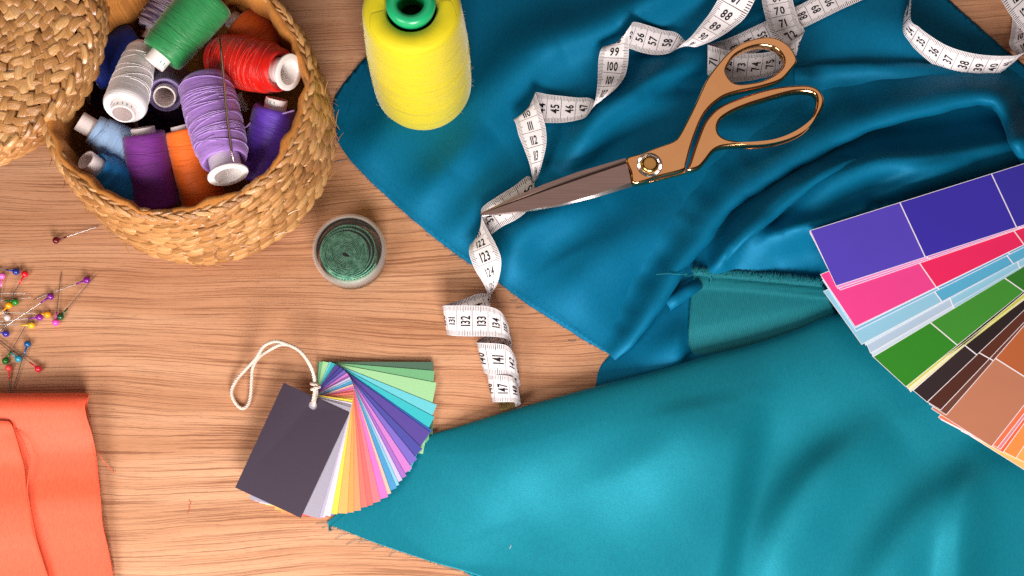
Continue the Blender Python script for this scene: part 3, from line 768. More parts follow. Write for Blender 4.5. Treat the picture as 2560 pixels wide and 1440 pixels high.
def glyphs():
    dg = bpy.context.evaluated_depsgraph_get()
    for ch in '0123456789':
        cu = bpy.data.curves.new('digit', 'FONT'); cu.body = ch; cu.resolution_u = 3; cu.offset = .022; cu.size = 1
        o = bpy.data.objects.new('digit', cu); col.objects.link(o)
        bpy.context.view_layer.update()
        me = o.evaluated_get(bpy.context.evaluated_depsgraph_get()).to_mesh()
        bmx = bmesh.new(); bmx.from_mesh(me); bmesh.ops.remove_doubles(bmx, verts=bmx.verts, dist=1e-5)
        for q in range(-1, 10):
            bmesh.ops.bisect_plane(bmx, geom=bmx.verts[:] + bmx.edges[:] + bmx.faces[:], plane_co=(0, q * .09, 0), plane_no=(0, 1, 0))
            bmesh.ops.bisect_plane(bmx, geom=bmx.verts[:] + bmx.edges[:] + bmx.faces[:], plane_co=(q * .12, 0, 0), plane_no=(1, 0, 0))
        vs = [tuple(v.co) for v in bmx.verts]; fs = [tuple(v.index for v in f.verts) for f in bmx.faces]; bmx.free()
        xs = [v[0] for v in vs]; ys = [v[1] for v in vs]
        w = max(xs) - min(xs); hgt = max(ys) - min(ys)
        GLYPH[ch] = ([((v[0] - min(xs)) / hgt, (v[1] - min(ys)) / hgt) for v in vs], fs, w / hgt)
        bpy.data.objects.remove(o); bpy.data.curves.remove(cu)
glyphs()
def build_tape():
    root = empty('measuring_tape', P(1400, 300, 0), 'white tape measure with black numbers twisting in spirals across the blue cloth', 'tape measure')
    v = []; f = []; uvs = []; NT_ = 6
    ss = np.arange(22, 150.0001, .1)
    for s in ss:
        for k in range(NT_ + 1):
            t = -1 + 2 * k / NT_
            v.append(ribbon(s, t)); uvs.append((s, t))
    for i in range(len(ss) - 1):
        for k in range(NT_):
            a = i * (NT_ + 1) + k
            f.append((a, a + 1, a + NT_ + 2, a + NT_ + 1))
    mi = [0] * len(f)
    # printed numbers on both sides
    for n in range(1, 150):
        for back in (False, True):
            sc = n - .42 if not back else 150 - n + .42
            if not (22.5 < sc < 149.3): continue
            txt = str(n)
            hgt = .60; sx = .50 if len(txt) == 3 else .58   # condensed digits
            gap = .06
            tot = sum(max(GLYPH[c][2], .25) * sx * hgt / .6 * .78 + gap for c in txt) - gap
            x = -tot / 2
            for c in txt:
                gv, gf, gw = GLYPH[c]
                k = sx * hgt / .6 * .78
                b = len(v)
                for (gx, gy) in gv:
                    tt = x + gx * k
                    ds = (gy - .5) * hgt
                    s = sc - ds if not back else sc + ds
                    q = ribbon(s, tt) + ribbon_n(s, tt) * (-.00016 if back else .00016)
                    v.append(q); uvs.append((s, tt))
                f += [tuple(i + b for i in ff) for ff in gf]; mi += [1] * len(gf)
                x += gw * k + gap
    o = mesh_obj('tape_strip', v, f, [TAPE, INK], root, True, mi)
    uvl = o.data.uv_layers.new(name='UVMap')
    li = np.empty(len(o.data.loops), int); o.data.loops.foreach_get('vertex_index', li)
    uvl.data.foreach_set('uv', np.array(uvs, np.float32)[li].ravel())
    # brass end tip
    v = []; q = []
    for s in (149.2, 149.6, 150.0):
        for t in (-1.04, 0, 1.04):
            nn = ribbon_n(s, 0)
            v.append(ribbon(s, t) + nn * .0004)
    for s in (149.2, 149.6, 150.0):
        for t in (-1.04, 0, 1.04):
            v.append(ribbon(s, t) - ribbon_n(s, 0) * .0004)
    fs = []
    for i in range(2):
        for k in range(2):
            a = i * 3 + k; fs.append((a, a + 1, a + 4, a + 3)); fs.append((a + 9, a + 12, a + 13, a + 10))
    fs += [(0, 1, 10, 9), (1, 2, 11, 10), (6, 15, 16, 7), (7, 16, 17, 8), (0, 9, 12, 3), (3, 12, 15, 6), (2, 5, 14, 11), (5, 8, 17, 14)]
    mesh_obj('end_clip', v, fs, BRASS, root, False)
build_tape()

# ------------------------------------------------------------------ scissors
SZ0, SZ1 = 2.4, 2.95   # height of the upper face at the tip and at the rear of the handles, cm
def sz(px, py):
    dx, dy = 860.0, -295.0
    return SZ0 + (SZ1 - SZ0) * ((px - 1200) * dx + (py - 535) * dy) / (dx * dx + dy * dy)
SA, SB = P(1200, 535, SZ0), P(2060, 240, SZ1)
def sz_world(v):
    d = SB - SA; d.z = 0
    return SZ0 + (SZ1 - SZ0) * ((v.x - SA.x) * d.x + (v.y - SA.y) * d.y) / d.length_squared
def curve_plate(name, outline, holes, ztop, thick, bevel, mat, parent, smooth_k=4, tilt=False):
    """plate with rounded edges: outline and holes in photograph pixels on the plane z = ztop"""
    cu = bpy.data.curves.new(name, 'CURVE'); cu.dimensions = '2D'; cu.fill_mode = 'BOTH'
    cu.extrude = max(thick / 2 - bevel, 1e-5); cu.bevel_depth = bevel; cu.bevel_resolution = 4; cu.offset = -bevel
    org = P(outline[0][0], outline[0][1], ztop + (sz(*outline[0]) if tilt else 0)); org.z = ztop * CM
    for loop, sharp in [(outline, False)] + [(h, False) for h in holes]:
        pts = loop if smooth_k == 0 else smooth_closed(loop, smooth_k)
        sp = cu.splines.new('POLY'); sp.use_cyclic_u = True; sp.points.add(len(pts) - 1)
        for i, p in enumerate(pts):
            w = P(p[0], p[1], ztop + (sz(p[0], p[1]) if tilt else 0)) - org
            sp.points[i].co = (w.x, w.y, 0, 1)
    o = bpy.data.objects.new(name, cu); col.objects.link(o)
    bpy.context.view_layer.update()
    me = bpy.data.meshes.new_from_object(o.evaluated_get(bpy.context.evaluated_depsgraph_get()))
    bpy.data.objects.remove(o); bpy.data.curves.remove(cu)
    bm = bmesh.new(); bm.from_mesh(me); bmesh.ops.remove_doubles(bm, verts=bm.verts, dist=1e-6); bm.to_mesh(me); bm.free()
    off = org + Vector((0, 0, -thick / 2)) - parent.location
    for vv in me.vertices:
        vv.co += off
        if tilt: vv.co.z += sz_world(vv.co + parent.location) * CM
    me.materials.clear(); me.materials.append(mat)
    me.polygons.foreach_set('use_smooth', [True] * len(me.polygons))
    o = bpy.data.objects.new(name, me); col.objects.link(o); o.parent = parent
    m = o.modifiers.new('edge', 'EDGE_SPLIT'); m.split_angle = R(40)
    return o
sc_root = empty('scissors', P(1640, 400, 1.5), 'tailor scissors with gold handles and brown steel blade lying closed on blue cloth', 'scissors')
UP = [(1565, 396), (1600, 383), (1645, 366), (1683, 352), (1697, 338), (1715, 305), (1735, 265), (1755, 221), (1768, 195), (1790, 165), (1815, 136), (1845, 112), (1875, 99), (1905, 92), (1932, 92), (1955, 100), (1975, 115), (1987, 132), (1993, 147), (1991, 158), (1982, 170), (1960, 195), (1942, 205), (1910, 215), (1880, 222), (1845, 229), (1815, 238), (1795, 250), (1777, 265), (1762, 283), (1750, 305), (1740, 330), (1732, 352), (1724, 379), (1716, 410), (1709, 425), (1650, 441), (1586, 459), (1576, 430)]
UPH = [(1820, 162), (1835, 140), (1857, 126), (1880, 117), (1905, 113), (1930, 117), (1945, 125), (1957, 140), (1960, 153), (1957, 166), (1947, 178), (1930, 190), (1905, 201), (1875, 207), (1850, 209), (1832, 204), (1820, 190), (1815, 176)]
LO = [(1718, 426), (1725, 402), (1737, 365), (1750, 330), (1760, 307), (1772, 290), (1790, 272), (1815, 257), (1845, 245), (1880, 233), (1910, 224), (1947, 216), (1985, 212), (2015, 211), (2035, 215), (2050, 224), (2060, 240), (2062, 253), (2057, 271), (2045, 292), (2025, 312), (2000, 330), (1970, 345), (1935, 356), (1897, 361), (1860, 363), (1825, 365), (1800, 369), (1782, 380), (1765, 402), (1747, 420)]
LOH = [(1796, 312), (1795, 322), (1800, 335), (1815, 345), (1845, 351), (1880, 354), (1920, 351), (1960, 342), (1995, 327), (2017, 310), (2032, 287), (2040, 265), (2041, 246), (2035, 234), (2015, 229), (1985, 230), (1947, 239), (1910, 250), (1872, 262), (1835, 277), (1810, 292), (1800, 302)]
curve_plate('handle', UP, [UPH], 0, .0080, .0016, GOLD, sc_root, tilt=True)
curve_plate('handle', LO, [LOH], -.12, .0080, .0022, GOLD, sc_root, tilt=True)
# blade: stations from tip to shoulder, five lines across
def blade(name, top, groove, bevel, bot, z0, thick):
    N = 24; v = []; f = []; mi = []
    def lp(line, t):
        x = t * (len(line) - 1); i = min(int(x), len(line) - 2); u = x - i
        return (line[i][0] + (line[i + 1][0] - line[i][0]) * u, line[i][1] + (line[i + 1][1] - line[i][1]) * u)
    for i in range(N + 1):
        t = i / N
        a, g, b, c = lp(top, t), lp(groove, t), lp(bevel, t), lp(bot, t)
        w = min(1, t * 6 + .15)
        g2 = (g[0] + (b[0] - g[0]) * .05, g[1] + (b[1] - g[1]) * .05)
        ln = [(a, -.05 * w), (g, -.02 * w), (g2, -.05 * w), ((g2[0] * .9 + b[0] * .1, g2[1] * .9 + b[1] * .1), 0), (b, .02 * w), (c, -.10 * w), (c, -thick * w), (a, -thick * w)]
        for (q, dz) in ln: v.append(P(q[0], q[1], sz(q[0], q[1]) + z0 + dz))
    for i in range(N):
        for k in range(8):
            k2 = (k + 1) % 8
            f.append((i * 8 + k, i * 8 + k2, (i + 1) * 8 + k2, (i + 1) * 8 + k))
            mi.append({0: 0, 1: 1, 2: 1, 3: 0, 4: 2}.get(k, 0))
    f.append(tuple(range(8))); mi.append(0); f.append(tuple(N * 8 + k for k in range(8))[::-1]); mi.append(1)
    o = mesh_obj(name, v, f, [STEEL, STEELDARK, STEELEDGE], sc_root, True, mi)
    bm = bmesh.new(); bm.from_mesh(o.data); bmesh.ops.recalc_face_normals(bm, faces=bm.faces); bm.to_mesh(o.data); bm.free()
    e = o.modifiers.new('edge', 'EDGE_SPLIT'); e.split_angle = R(9)
    return o
blade('blade', [(1200, 533), (1282, 494), (1359, 461), (1444, 430), (1563, 395)], [(1202, 534), (1290, 499), (1380, 464), (1465, 434), (1566, 400)], [(1205, 539), (1300, 528), (1400, 511), (1490, 486), (1578, 456)], [(1207, 541), (1300, 532), (1400, 516), (1490, 494), (1581, 466)], -.1, .28)
blade('blade', [(1215, 533), (1290, 498), (1367, 466), (1450, 436), (1590, 392)], [(1215, 534), (1300, 502), (1380, 470), (1465, 440), (1592, 400)], [(1220, 538), (1310, 526), (1400, 507), (1490, 482), (1590, 448)], [(1220, 539), (1310, 528), (1402, 510), (1490, 486), (1592, 458)], -.42, .25)
# gold heel of the under blade seen along the lower edge
curve_plate('heel', [(1586, 452), (1650, 436), (1712, 420), (1716, 432), (1652, 449), (1590, 464)], [], -.45, .0035, .0006, GOLD, sc_root, 0, True)
SZ = sz(1624, 412)
mb = MB(); c = P(1624, 412, SZ); s_ = pxm(1624, 412, SZ)
mb.lathe([(1e-5, .0024), (14 * s_, .0024), (18 * s_, .0021), (22 * s_, .0009), (23 * s_, .0001)], 40, 0, c)
pv = mb.build('pivot_screw', [simple('screw_gold', (.75, .42, .14, 1), .22, .5, 1.0, var=.1)], sc_root)
mb = MB(); v = []; n = 120
prof = [(22.5, .0006), (25, .0009), (30, .0007), (32, .0001)]
for (r, z) in prof:
    for k in range(n):
        a = 2 * math.pi * k / n
        v.append(c + Vector((r * s_ * math.cos(a), r * s_ * math.sin(a), z + (.0003 if k % 2 and r > 24 and r < 31 else 0))))
mb.add(v, [(i * n + k, i * n + (k + 1) % n, (i + 1) * n + (k + 1) % n, (i + 1) * n + k) for i in range(3) for k in range(n)])
mb.build('washer', STEELEDGE, pv, smooth=False).location = (0, 0, 0)

# ------------------------------------------------------------------ basket
BH = 10.6
bc = P(440, 222, BH); BR = 338 * pxm(440, 222, BH)
bx, by = bc.x, bc.y
bk = empty('wicker_basket', (bx, by, 0), 'round golden straw basket full of thread spools', 'basket')
mb = MB()
ZUP = Vector((0, 0, 1))
rows = 10
for k in range(rows):
    z = (.50 + k * (BH - .95) / (rows - 1)) * CM
    q = k / (rows - 1)
    rr = BR * (1.0 + .022 * math.sin(math.pi * q)) - (.004 if k == 0 else 0)
    N = 54
    ph = random.random(); lean = random.uniform(.15, .22)
    for i in range(N):
        for sgn in (1, -1):
            a = 2 * math.pi * (i + ph + (.5 if sgn < 0 else 0) + random.uniform(-.1, .1)) / N
            er = Vector((math.cos(a), math.sin(a), 0)); et = Vector((-math.sin(a), math.cos(a), 0))
            d = et + ZUP * (lean + random.uniform(-.08, .08)) * (1 if sgn > 0 else -.5)
            c = Vector((bx, by, 0)) + er * (rr + (.0010 if sgn > 0 else -.0002) + random.uniform(-.0004, .0006)) + ZUP * (z + (.0004 if sgn > 0 else -.0010))
            mb.leaf(c, d, er + ZUP * .42 * sgn + et * .22, random.uniform(.0140, .0170), random.uniform(.0056, .0066), .0044)
for q in range(90):   # split ends of straw
    a = random.uniform(0, 2 * math.pi); z = random.uniform(.01, .085)
    er = Vector((math.cos(a), math.sin(a), 0)); et = Vector((-math.sin(a), math.cos(a), 0))
    c = Vector((bx, by, z)) + er * (BR * 1.012 + .004)
    d = et * random.choice((-1, 1)) + ZUP * random.uniform(-.8, .8) + er * .3
    mb.tube([c, c + d * .004, c + d * .008 + er * .001], .0004, 4, rfun=lambda u: 1 - .6 * u)
wall = mb.build('woven_wall', STRAW, bk)
mb = MB()
mb.lathe([(BR - .0030, .001), (BR + .000, .02), (BR + .0005, .05), (BR - .001, .08), (BR - .003, BH * CM - .0025), (BR - .0045, BH * CM - .003), (BR - .0045, .002), (1e-5, .002)], 96, 0, (bx, by, 0))
mb.build('backing', STRAWSHADE, bk)
mb = MB(); N = 62
for i in range(N):
    for sgn in (1, -1):
        a = 2 * math.pi * (i + (.5 if sgn < 0 else 0) + random.uniform(-.1, .1)) / N
        er = Vector((math.cos(a), math.sin(a), 0)); et = Vector((-math.sin(a), math.cos(a), 0))
        c = Vector((bx, by, BH * CM - .001)) + er * (BR - .0012 + sgn * .0016)
        mb.leaf(c - er * .0004, et + er * sgn * .25 + ZUP * random.uniform(-.1, .1), ZUP + er * sgn * .5, .0135, .0034, .0032)
mb.build('rim', STRAW, bk)
mb = MB(); prof = []
n = 120; v = []; PR = [(-.0022, BH * CM - .0015), (-.0035, BH * CM + .0008), (-.0060, BH * CM), (-.0080, BH * CM - .006), (-.008, .06), (-.009, .03), (-.011, .006), (-.04, .004), (-BR + 1e-5, .004)]
for j, (dr, z) in enumerate(PR):
    for k in range(n):
        a = 2 * math.pi * k / n
        wob = (.0016 * math.sin(7 * a + 1) + .0010 * math.sin(17 * a) + .0007 * math.sin(31 * a)) * (0 if j < 1 else 1 if j < 7 else 0)
        r_ = BR + dr + wob
        v.append((bx + r_ * math.cos(a), by + r_ * math.sin(a), z + (.0008 * math.sin(9 * a) if j in (1, 2) else 0)))
mb.add(v, [(j * n + k, j * n + (k + 1) % n, (j + 1) * n + (k + 1) % n, (j + 1) * n + k) for j in range(len(PR) - 1) for k in range(n)])
mb.build('cloth_lining', LINING, bk)

# lid
lc = P(-140, 34, 11.3); LR = .0955
ld = empty('basket_lid', lc, 'round woven straw lid leaning on the left rim of the basket', 'lid')
mb = MB()
TI = Matrix.Rotation(R(-4), 3, 'Y') @ Matrix.Rotation(R(9), 3, 'X')   # lies a little askew
def lidp(v): return TI @ v
ring_w = .0086
k = 0; r = LR - .004
while r > .01:
    N = max(8, int(2 * math.pi * r / .0084)); ph = random.random()
    for i in range(N):
        for sgn in (1, -1):
            a = 2 * math.pi * (i + ph + (.5 if sgn < 0 else 0) + random.uniform(-.12, .12)) / N
            er = Vector((math.cos(a), math.sin(a), 0)); et = Vector((-math.sin(a), math.cos(a), 0))
            zz = .0015 - .020 * max(0, (r / LR - .80)) ** 2 * 4
            c = er * (r + sgn * .0020) + ZUP * (zz + random.uniform(-.0004, .0006))
            d = et + er * sgn * random.uniform(.65, 1.0)
            mb.leaf(lidp(c), lidp(d), lidp(ZUP + et * random.uniform(-.35, .35) + er * .15), random.uniform(.0108, .0128), random.uniform(.0058, .0070), .0028, ws=(.75, .96, 1, 1, .96, .75))
    r -= ring_w; k += 1
mb.build('woven_top', STRAW, ld, local=True)
mb = MB()
for row in range(3):
    N = 58
    for i in range(N):
        for sgn in (1, -1):
            a = 2 * math.pi * (i + (.5 if sgn < 0 else 0) + random.uniform(-.1, .1)) / N
            er = Vector((math.cos(a), math.sin(a), 0)); et = Vector((-math.sin(a), math.cos(a), 0))
            c = er * (LR - .0006) + ZUP * (-.0030 - row * .0078 + sgn * .002)
            mb.leaf(lidp(c), lidp(et + ZUP * sgn * .4), lidp(er), .0155, .0062, .005)
mb.build('side_band', STRAW, ld, local=True)
mb = MB(); v0 = MB()
v0.lathe([(LR - .003, -.022), (LR - .002, -.003), (LR * .8, .0002), (1e-5, .0008), (1e-5, -.002), (LR * .8, -.002), (LR - .005, -.004), (LR - .005, -.022)], 72)
v0.v = [tuple(lidp(Vector(q))) for q in v0.v]
v0.build('backing', STRAWSHADE, ld, local=True)

# ------------------------------------------------------------------ spools
def spool(label, A, B, ra, rb, tmat, core=None, coreA=None, coreB=None, flangeB=None, loops=8, lr=.00018, barrel=.06, printed=None, open_hole=True, group='thread spools in the basket', strand=None, lmat=None, shoulder=.12):
    """A, B: (px, py, z) of the two ends of the thread body; radii in px; core: (radius px); coreA/B: how far it sticks out in px"""
    A = (A[0], A[1], A[2] + 1.3); B = (B[0], B[1], B[2] + 1.3)
    a, b = P(*A), P(*B)
    ax = b - a; L = ax.length; zax = ax.normalized()
    sc = pxm((A[0] + B[0]) / 2, (A[1] + B[1]) / 2, (A[2] + B[2]) / 2)
    ra *= sc; rb *= sc
    x = zax.orthogonal().normalized(); y = zax.cross(x)
    root = bpy.data.objects.new('thread_spool', None); col.objects.link(root); root.empty_display_size = .01
    root.matrix_world = Matrix(((x.x, y.x, zax.x, a.x), (x.y, y.y, zax.y, a.y), (x.z, y.z, zax.z, a.z), (0, 0, 0, 1)))
    tag(root, label, 'thread spool', group)
    cr = (core or 24) * sc
    prof = [(cr * .98, shoulder * L * .35)]
    def rad(t): return ra + (rb - ra) * t + barrel * (ra + rb) / 2 * math.sin(math.pi * t)
    prof.append((cr + (rad(0) - cr) * .55, .02 * L))
    for q in range(7):
        an = R(90) * q / 6; sh = shoulder * .5
        t = sh * (1 - math.cos(an)) if False else sh * (q / 6) ** 1.6
        prof.append((cr + (rad(0) - cr) * (.72 + .28 * math.sin(an)), t * L + .0001 * q))
    for q in range(1, 16):
        t = shoulder * .5 + (1 - shoulder) * q / 16
        prof.append((rad(t) * (1 + random.uniform(-.004, .004)), t * L))
    for q in range(7):
        an = R(90) * (1 - q / 6); sh = shoulder * .5
        t = 1 - sh * ((6 - q) / 6) ** 1.6
        prof.append((cr + (rad(1) - cr) * (.72 + .28 * math.sin(an)), t * L - .0001 * (6 - q)))
    prof.append((cr + (rad(1) - cr) * .55, .985 * L)); prof.append((cr * .98, L - shoulder * L * .35))
    mb = MB(); mb.lathe(prof, 56)
    for q in range(loops):
        t = random.uniform(.12, .88); tl = random.uniform(-.10, .10) * (1 if loops < 20 else .9); phs = random.uniform(0, 6.28)
        pts = []
        span = random.uniform(.6, 1.0) * 2 * math.pi
        for j in range(33):
            an = phs + span * j / 32
            tz = min(max(t + tl * math.sin(an - phs) + .02 * math.sin(2 * an), .05), .95)
            rr = rad(tz) + lr * .55 + (lr * 2.5 if random.random() < .0 else 0)
            pts.append((rr * math.cos(an), rr * math.sin(an), tz * L))
        mb.tube(pts, lr, 5, 0 if lmat is None else 1)
    mb.build('thread', [tmat] + ([lmat] if lmat else []), root, local=True)
    ca = (coreA or 0) * sc; cb = (coreB or 0) * sc
    mb = MB()
    ri = cr * (.76 if flangeB else .84)
    pr = [(ri, -ca + .002), (ri, -ca), (cr * .97, -ca), (cr, -ca + .0006), (cr, L + cb - .0006), (cr * .97, L + cb), (ri, L + cb), (ri * .97, L + cb - .035), (1e-5, L + cb - .0355)]
    if flangeB:
        fr = flangeB * sc; top = L + cb
        pr = [(ri, -ca + .002), (ri, -ca), (cr, -ca), (cr, top - .0052), (cr * 1.05, top - .0040), (fr * .93, top - .0022), (fr, top - .0012), (fr * .985, top - .0003), (fr * .93, top), (fr * .68, top - .0002), (fr * .64, top - .0012), (fr * .60, top - .018), (fr * .46, top - .0185), (fr * .46, top - .034), (1e-5, top - .0342)]
    if ca > 0: pr = [(1e-5, -ca + .032), (ri * .97, -ca + .0315)] + pr
    mb.lathe(pr, 48)
    co = mb.build('core', PLASTIC if flangeB else CARDTUBE, root, local=True)
    e = co.modifiers.new('edge', 'EDGE_SPLIT'); e.split_angle = R(50)
    return root, L, sc, x, y, zax

T = {}
def th(key, r, g, b, **kw):
    T[key] = mat_thread('thread_' + key, srgb(r, g, b), **kw); return T[key]
th('green', 44, 138, 76, rough=.42); th('red', 214, 22, 8, rough=.38, sheen=.2); th('lavender', 176, 130, 212, rough=.34, sheen=.3)
th('white', 246, 238, 240, rough=.6, var=.05); th('lilac', 158, 138, 190, rough=.5, var=.15); th('navy', 14, 44, 148, rough=.7)
th('plum', 66, 14, 66, rough=.7); th('pale_blue', 160, 192, 232, rough=.6, var=.12); th('sky_blue', 20, 140, 212, rough=.6)
th('purple', 112, 30, 128, rough=.7); th('orange', 246, 108, 14, rough=.6, var=.1); th('violet', 100, 58, 184, rough=.45)
th('deep_orange', 216, 92, 12, rough=.6, var=.1); th('variegated', 190, 176, 200, rough=.5, alt=srgb(84, 66, 110)); th('dark_purple', 50, 10, 56, rough=.7)
th('yellow', 222, 204, 14, rough=.7, var=.07, lines=150)
LAVL = mat_thread('thread_lavender_loose', srgb(188, 148, 218), rough=.3)
REDL = mat_thread('thread_red_loose', srgb(232, 40, 22), rough=.35)

spool('green thread spool lying on top of the heap near the basket centre', (402, 140, 8.2), (530, -10, 8.6), 58, 66, T['green'], 28, coreA=28, loops=7, barrel=.03)
spool('red thread spool with a wide white flange against the right rim', (545, 143, 6.4), (706, 177, 8.9), 58, 56, T['red'], 32, coreB=24, flangeB=46, loops=26, lr=.00028, barrel=.16, shoulder=.24, lmat=REDL)
spool('shiny lavender thread spool with a needle stuck along it', (511, 205, 8.2), (562, 405, 8.9), 66, 60, T['lavender'], 39, coreB=40, flangeB=51, loops=30, lr=.00034, barrel=.08, shoulder=.2, lmat=LAVL)
spool('white thread spool with its open core facing the viewer', (353, 128, 6.4), (310, 272, 8.3), 38, 54, T['white'], 30, coreA=12, coreB=18, loops=9, lr=.0002, barrel=.05, shoulder=.16)
spool('small lilac thread spool standing on end with a dark open core', (432, 196, 3.4), (413, 238, 6.2), 48, 46, T['lilac'], 28, coreB=14, loops=3, barrel=.05, shoulder=.3)
spool('navy blue thread spool half under the straw lid', (222, 178, 5.2), (350, 108, 5.0), 58, 58, T['navy'], 24, loops=5, barrel=.05)
spool('dark plum thread spool with a pale end showing under the navy spool', (236, 238, 3.2), (330, 248, 3.0), 34, 38, T['plum'], 26, coreA=14, loops=3)
spool('pale blue thread spool with its white core pointing left', (232, 322, 6.8), (350, 392, 5.4), 40, 52, T['pale_blue'], 25, coreA=38, loops=4, barrel=.08, shoulder=.25)
spool('bright blue thread spool low by the front rim, core tilted up', (236, 416, 7.6), (335, 492, 4.6), 42, 62, T['sky_blue'], 26, coreA=30, loops=5, barrel=.1, shoulder=.3)
spool('purple thread spool with a pale core, front row between blue and orange', (359, 332, 7.2), (394, 520, 5.0), 54, 60, T['purple'], 30, coreA=13, loops=5, barrel=.02)
spool('bright orange thread spool lying under the lavender spool', (458, 322, 7.0), (516, 520, 4.8), 48, 56, T['orange'], 30, coreA=10, loops=6, barrel=.04)
spool('violet thread spool leaning against the right wall under the red spool', (688, 268, 7.4), (650, 450, 5.2), 54, 56, T['violet'], 28, coreA=22, loops=5, barrel=.03)
spool('deep orange thread spool half hidden behind the red spool', (598, 62, 5.6), (690, 140, 5.2), 62, 64, T['deep_orange'], 24, coreA=26, loops=4, barrel=.04, shoulder=.2)
spool('mottled grey and white yarn spool behind the green spool', (384, 82, 5.4), (440, -10, 5.6), 46, 50, T['variegated'], 24, loops=16, lr=.0004, barrel=.12, shoulder=.25)
spool('very dark purple thread spool at the bottom of the heap near the basket centre', (352, 300, 2.4), (470, 285, 2.4), 50, 50, T['dark_purple'], 26, loops=3)
spool('dark plum thread spool with a white core beside the violet spool', (590, 262, 3.8), (500, 300, 3.2), 44, 44, T['plum'], 24, coreA=30, loops=3)
# teal stamped characters on three of the cores
def stamp(start, r_px, z_px, a0, a1, n, hgt):
    sp_ = [o for o in bpy.data.objects if o.get('label', '').startswith(start)][0]
    core_ = [c for c in sp_.children if c.name.startswith('core')][0]
    M = sp_.matrix_world; W = M.inverted()
    cdir = (W @ CAM); a_cam = math.atan2(cdir.y, cdir.x)
    zs = [v.co.z for v in core_.data.vertices]; rs = max(math.hypot(v.co.x, v.co.y) for v in core_.data.vertices)
    zc = (min(zs) + z_px) if z_px > 0 else (max(zs) + z_px)
    mb = MB()
    for k in range(n):
        a = a_cam + R(a0 + (a1 - a0) * k / (n - 1)); da = R(5)
        rr = rs * 1.004
        def q(aa, z): return (rr * math.cos(aa), rr * math.sin(aa), z)
        strokes = [((-.5, -.5), (-.5, .5)), ((-.5, .5), (.5, .5 if k % 2 else -.5)), ((.5, -.5), (.5, .5))][: 2 + (k % 2)]
        for (p, p2) in strokes:
            mb.tube([q(a + da * p[0], zc + hgt * p[1]), q(a + da * p2[0], zc + hgt * p2[1])], .00016, 4)
    st = mb.build('stamp', TEALPRINT, None, local=True); st.parent = core_
stamp('white thread', 0, -.0022, -30, 60, 5, .0016)
stamp('green thread', 0, .0035, 20, 60, 3, .002)
stamp('violet thread', 0, .0022, 10, 50, 3, .0018)
# loose end of the lavender thread
lav = [o for o in bpy.data.objects if o.get('label', '').startswith('shiny lavender')][0]
mb = MB(); W = lav.matrix_world.inverted()
mb.tube([W @ P(p[0], p[1], p[2] + 1.3) for p in smooth_closed([(600, 300, 8.6), (612, 318, 7.4), (628, 306, 7.6), (655, 292, 7.9), (690, 288, 8.1), (736, 276, 8.4)], 8, False)], .00055, 6)
mb.build('loose_end', LAVL, lav, local=True)
# loose end of the mottled yarn
var = [o for o in bpy.data.objects if o.get('label', '').startswith('mottled')][0]
mb = MB(); W = var.matrix_world.inverted()
mb.tube([W @ P(p[0], p[1], p[2] + 1.3) for p in smooth_closed([(392, 60, 7.2), (410, 38, 7.8), (428, 16, 8.4), (446, -10, 8.8)], 8, False)], .0009, 6)
mb.build('loose_end', CARDTUBE, var, local=True)
# needle
o = MB(); o.tube([P(550, 95, 12.6), P(556, 160, 12.3), P(567, 290, 12.0), P(578, 370, 11.8), P(584, 404, 11.7)], .00085, 8, rfun=lambda u: .8 if u < .05 else (1.0 if u < .75 else 1.0 - 3.6 * (u - .75)))
o = o.build('sewing_needle', simple('needle_steel', (.66, .5, .42, 1), .22, .5, 1.0, var=.1)); tag(o, 'long steel sewing needle resting along the lavender thread spool', 'needle')

# ------------------------------------------------------------------ yellow cone
yc_px = (1059, 221); yb = P(yc_px[0], yc_px[1], .25)
yr = empty('thread_cone', yb, 'large yellow thread cone with a green core standing on the blue cloth', 'thread cone')
s0 = pxm(1056, 221, .2)
H_ = .126; rb_, rt_ = 121 * s0, 111 * s0
mb = MB()
prof = [(rb_ * .2, .0005), (rb_ * .85, .0005), (rb_ * .95, .002), (rb_ * .985, .006), (rb_, .014), (rb_ * 1.004, .03)]
for q in range(1, 12):
    t = q / 12; prof.append((rb_ + (rt_ - rb_) * t + .0008 * math.sin(math.pi * t), .03 + (H_ - .012 - .03) * t))
prof += [(rt_, H_ - .012), (rt_ * .99, H_ - .0065), (rt_ * .965, H_ - .003), (rt_ * .92, H_ - .001), (rt_ * .8, H_ + .0004), (rt_ * .56, H_ + .0006), (rt_ * .5, H_ - .004)]
mb.lathe(prof, 72)
for q in range(9):
    t = random.uniform(.08, .68); tl = random.uniform(-.08, .08); ph = random.uniform(0, 6.28); pts = []
    for j in range(65):
        an = 2 * math.pi * j / 64; tz = min(max(t + tl * math.sin(an + ph), .04), .80)
        z = .012 + (H_ - .026) * tz
        tt = max(0, (z - .03) / (H_ - .042)); rr = (rb_ + (rt_ - rb_) * tt + .0008 * math.sin(math.pi * min(max(tt, 0), 1))) * 1.0015
        pts.append((rr * math.cos(an), rr * math.sin(an), z))
    mb.tube(pts, .00016, 4)
for q in range(420):   # fuzz
    an = random.uniform(0, 6.28); z = random.uniform(.004, H_ - .004); tt = max(0, (z - .03) / (H_ - .042))
    rr = rb_ + (rt_ - rb_) * tt; e = Vector((math.cos(an), math.sin(an), 0)); p0 = e * (rr - .0002) + Vector((0, 0, z))
    d = e * random.uniform(.3, 1) + Vector((-e.y, e.x, 0)) * random.uniform(-1, 1) + Vector((0, 0, random.uniform(-.8, .8)))
    l = random.uniform(.001, .0024); mb.tube([p0, p0 + d * l * .5, p0 + d * l + e * .0002], .00005, 3)
mb.build('thread', T['yellow'], yr, local=True)
mb = MB(); g = 1.0 / 0.893
ro, rh = .0152, .0079
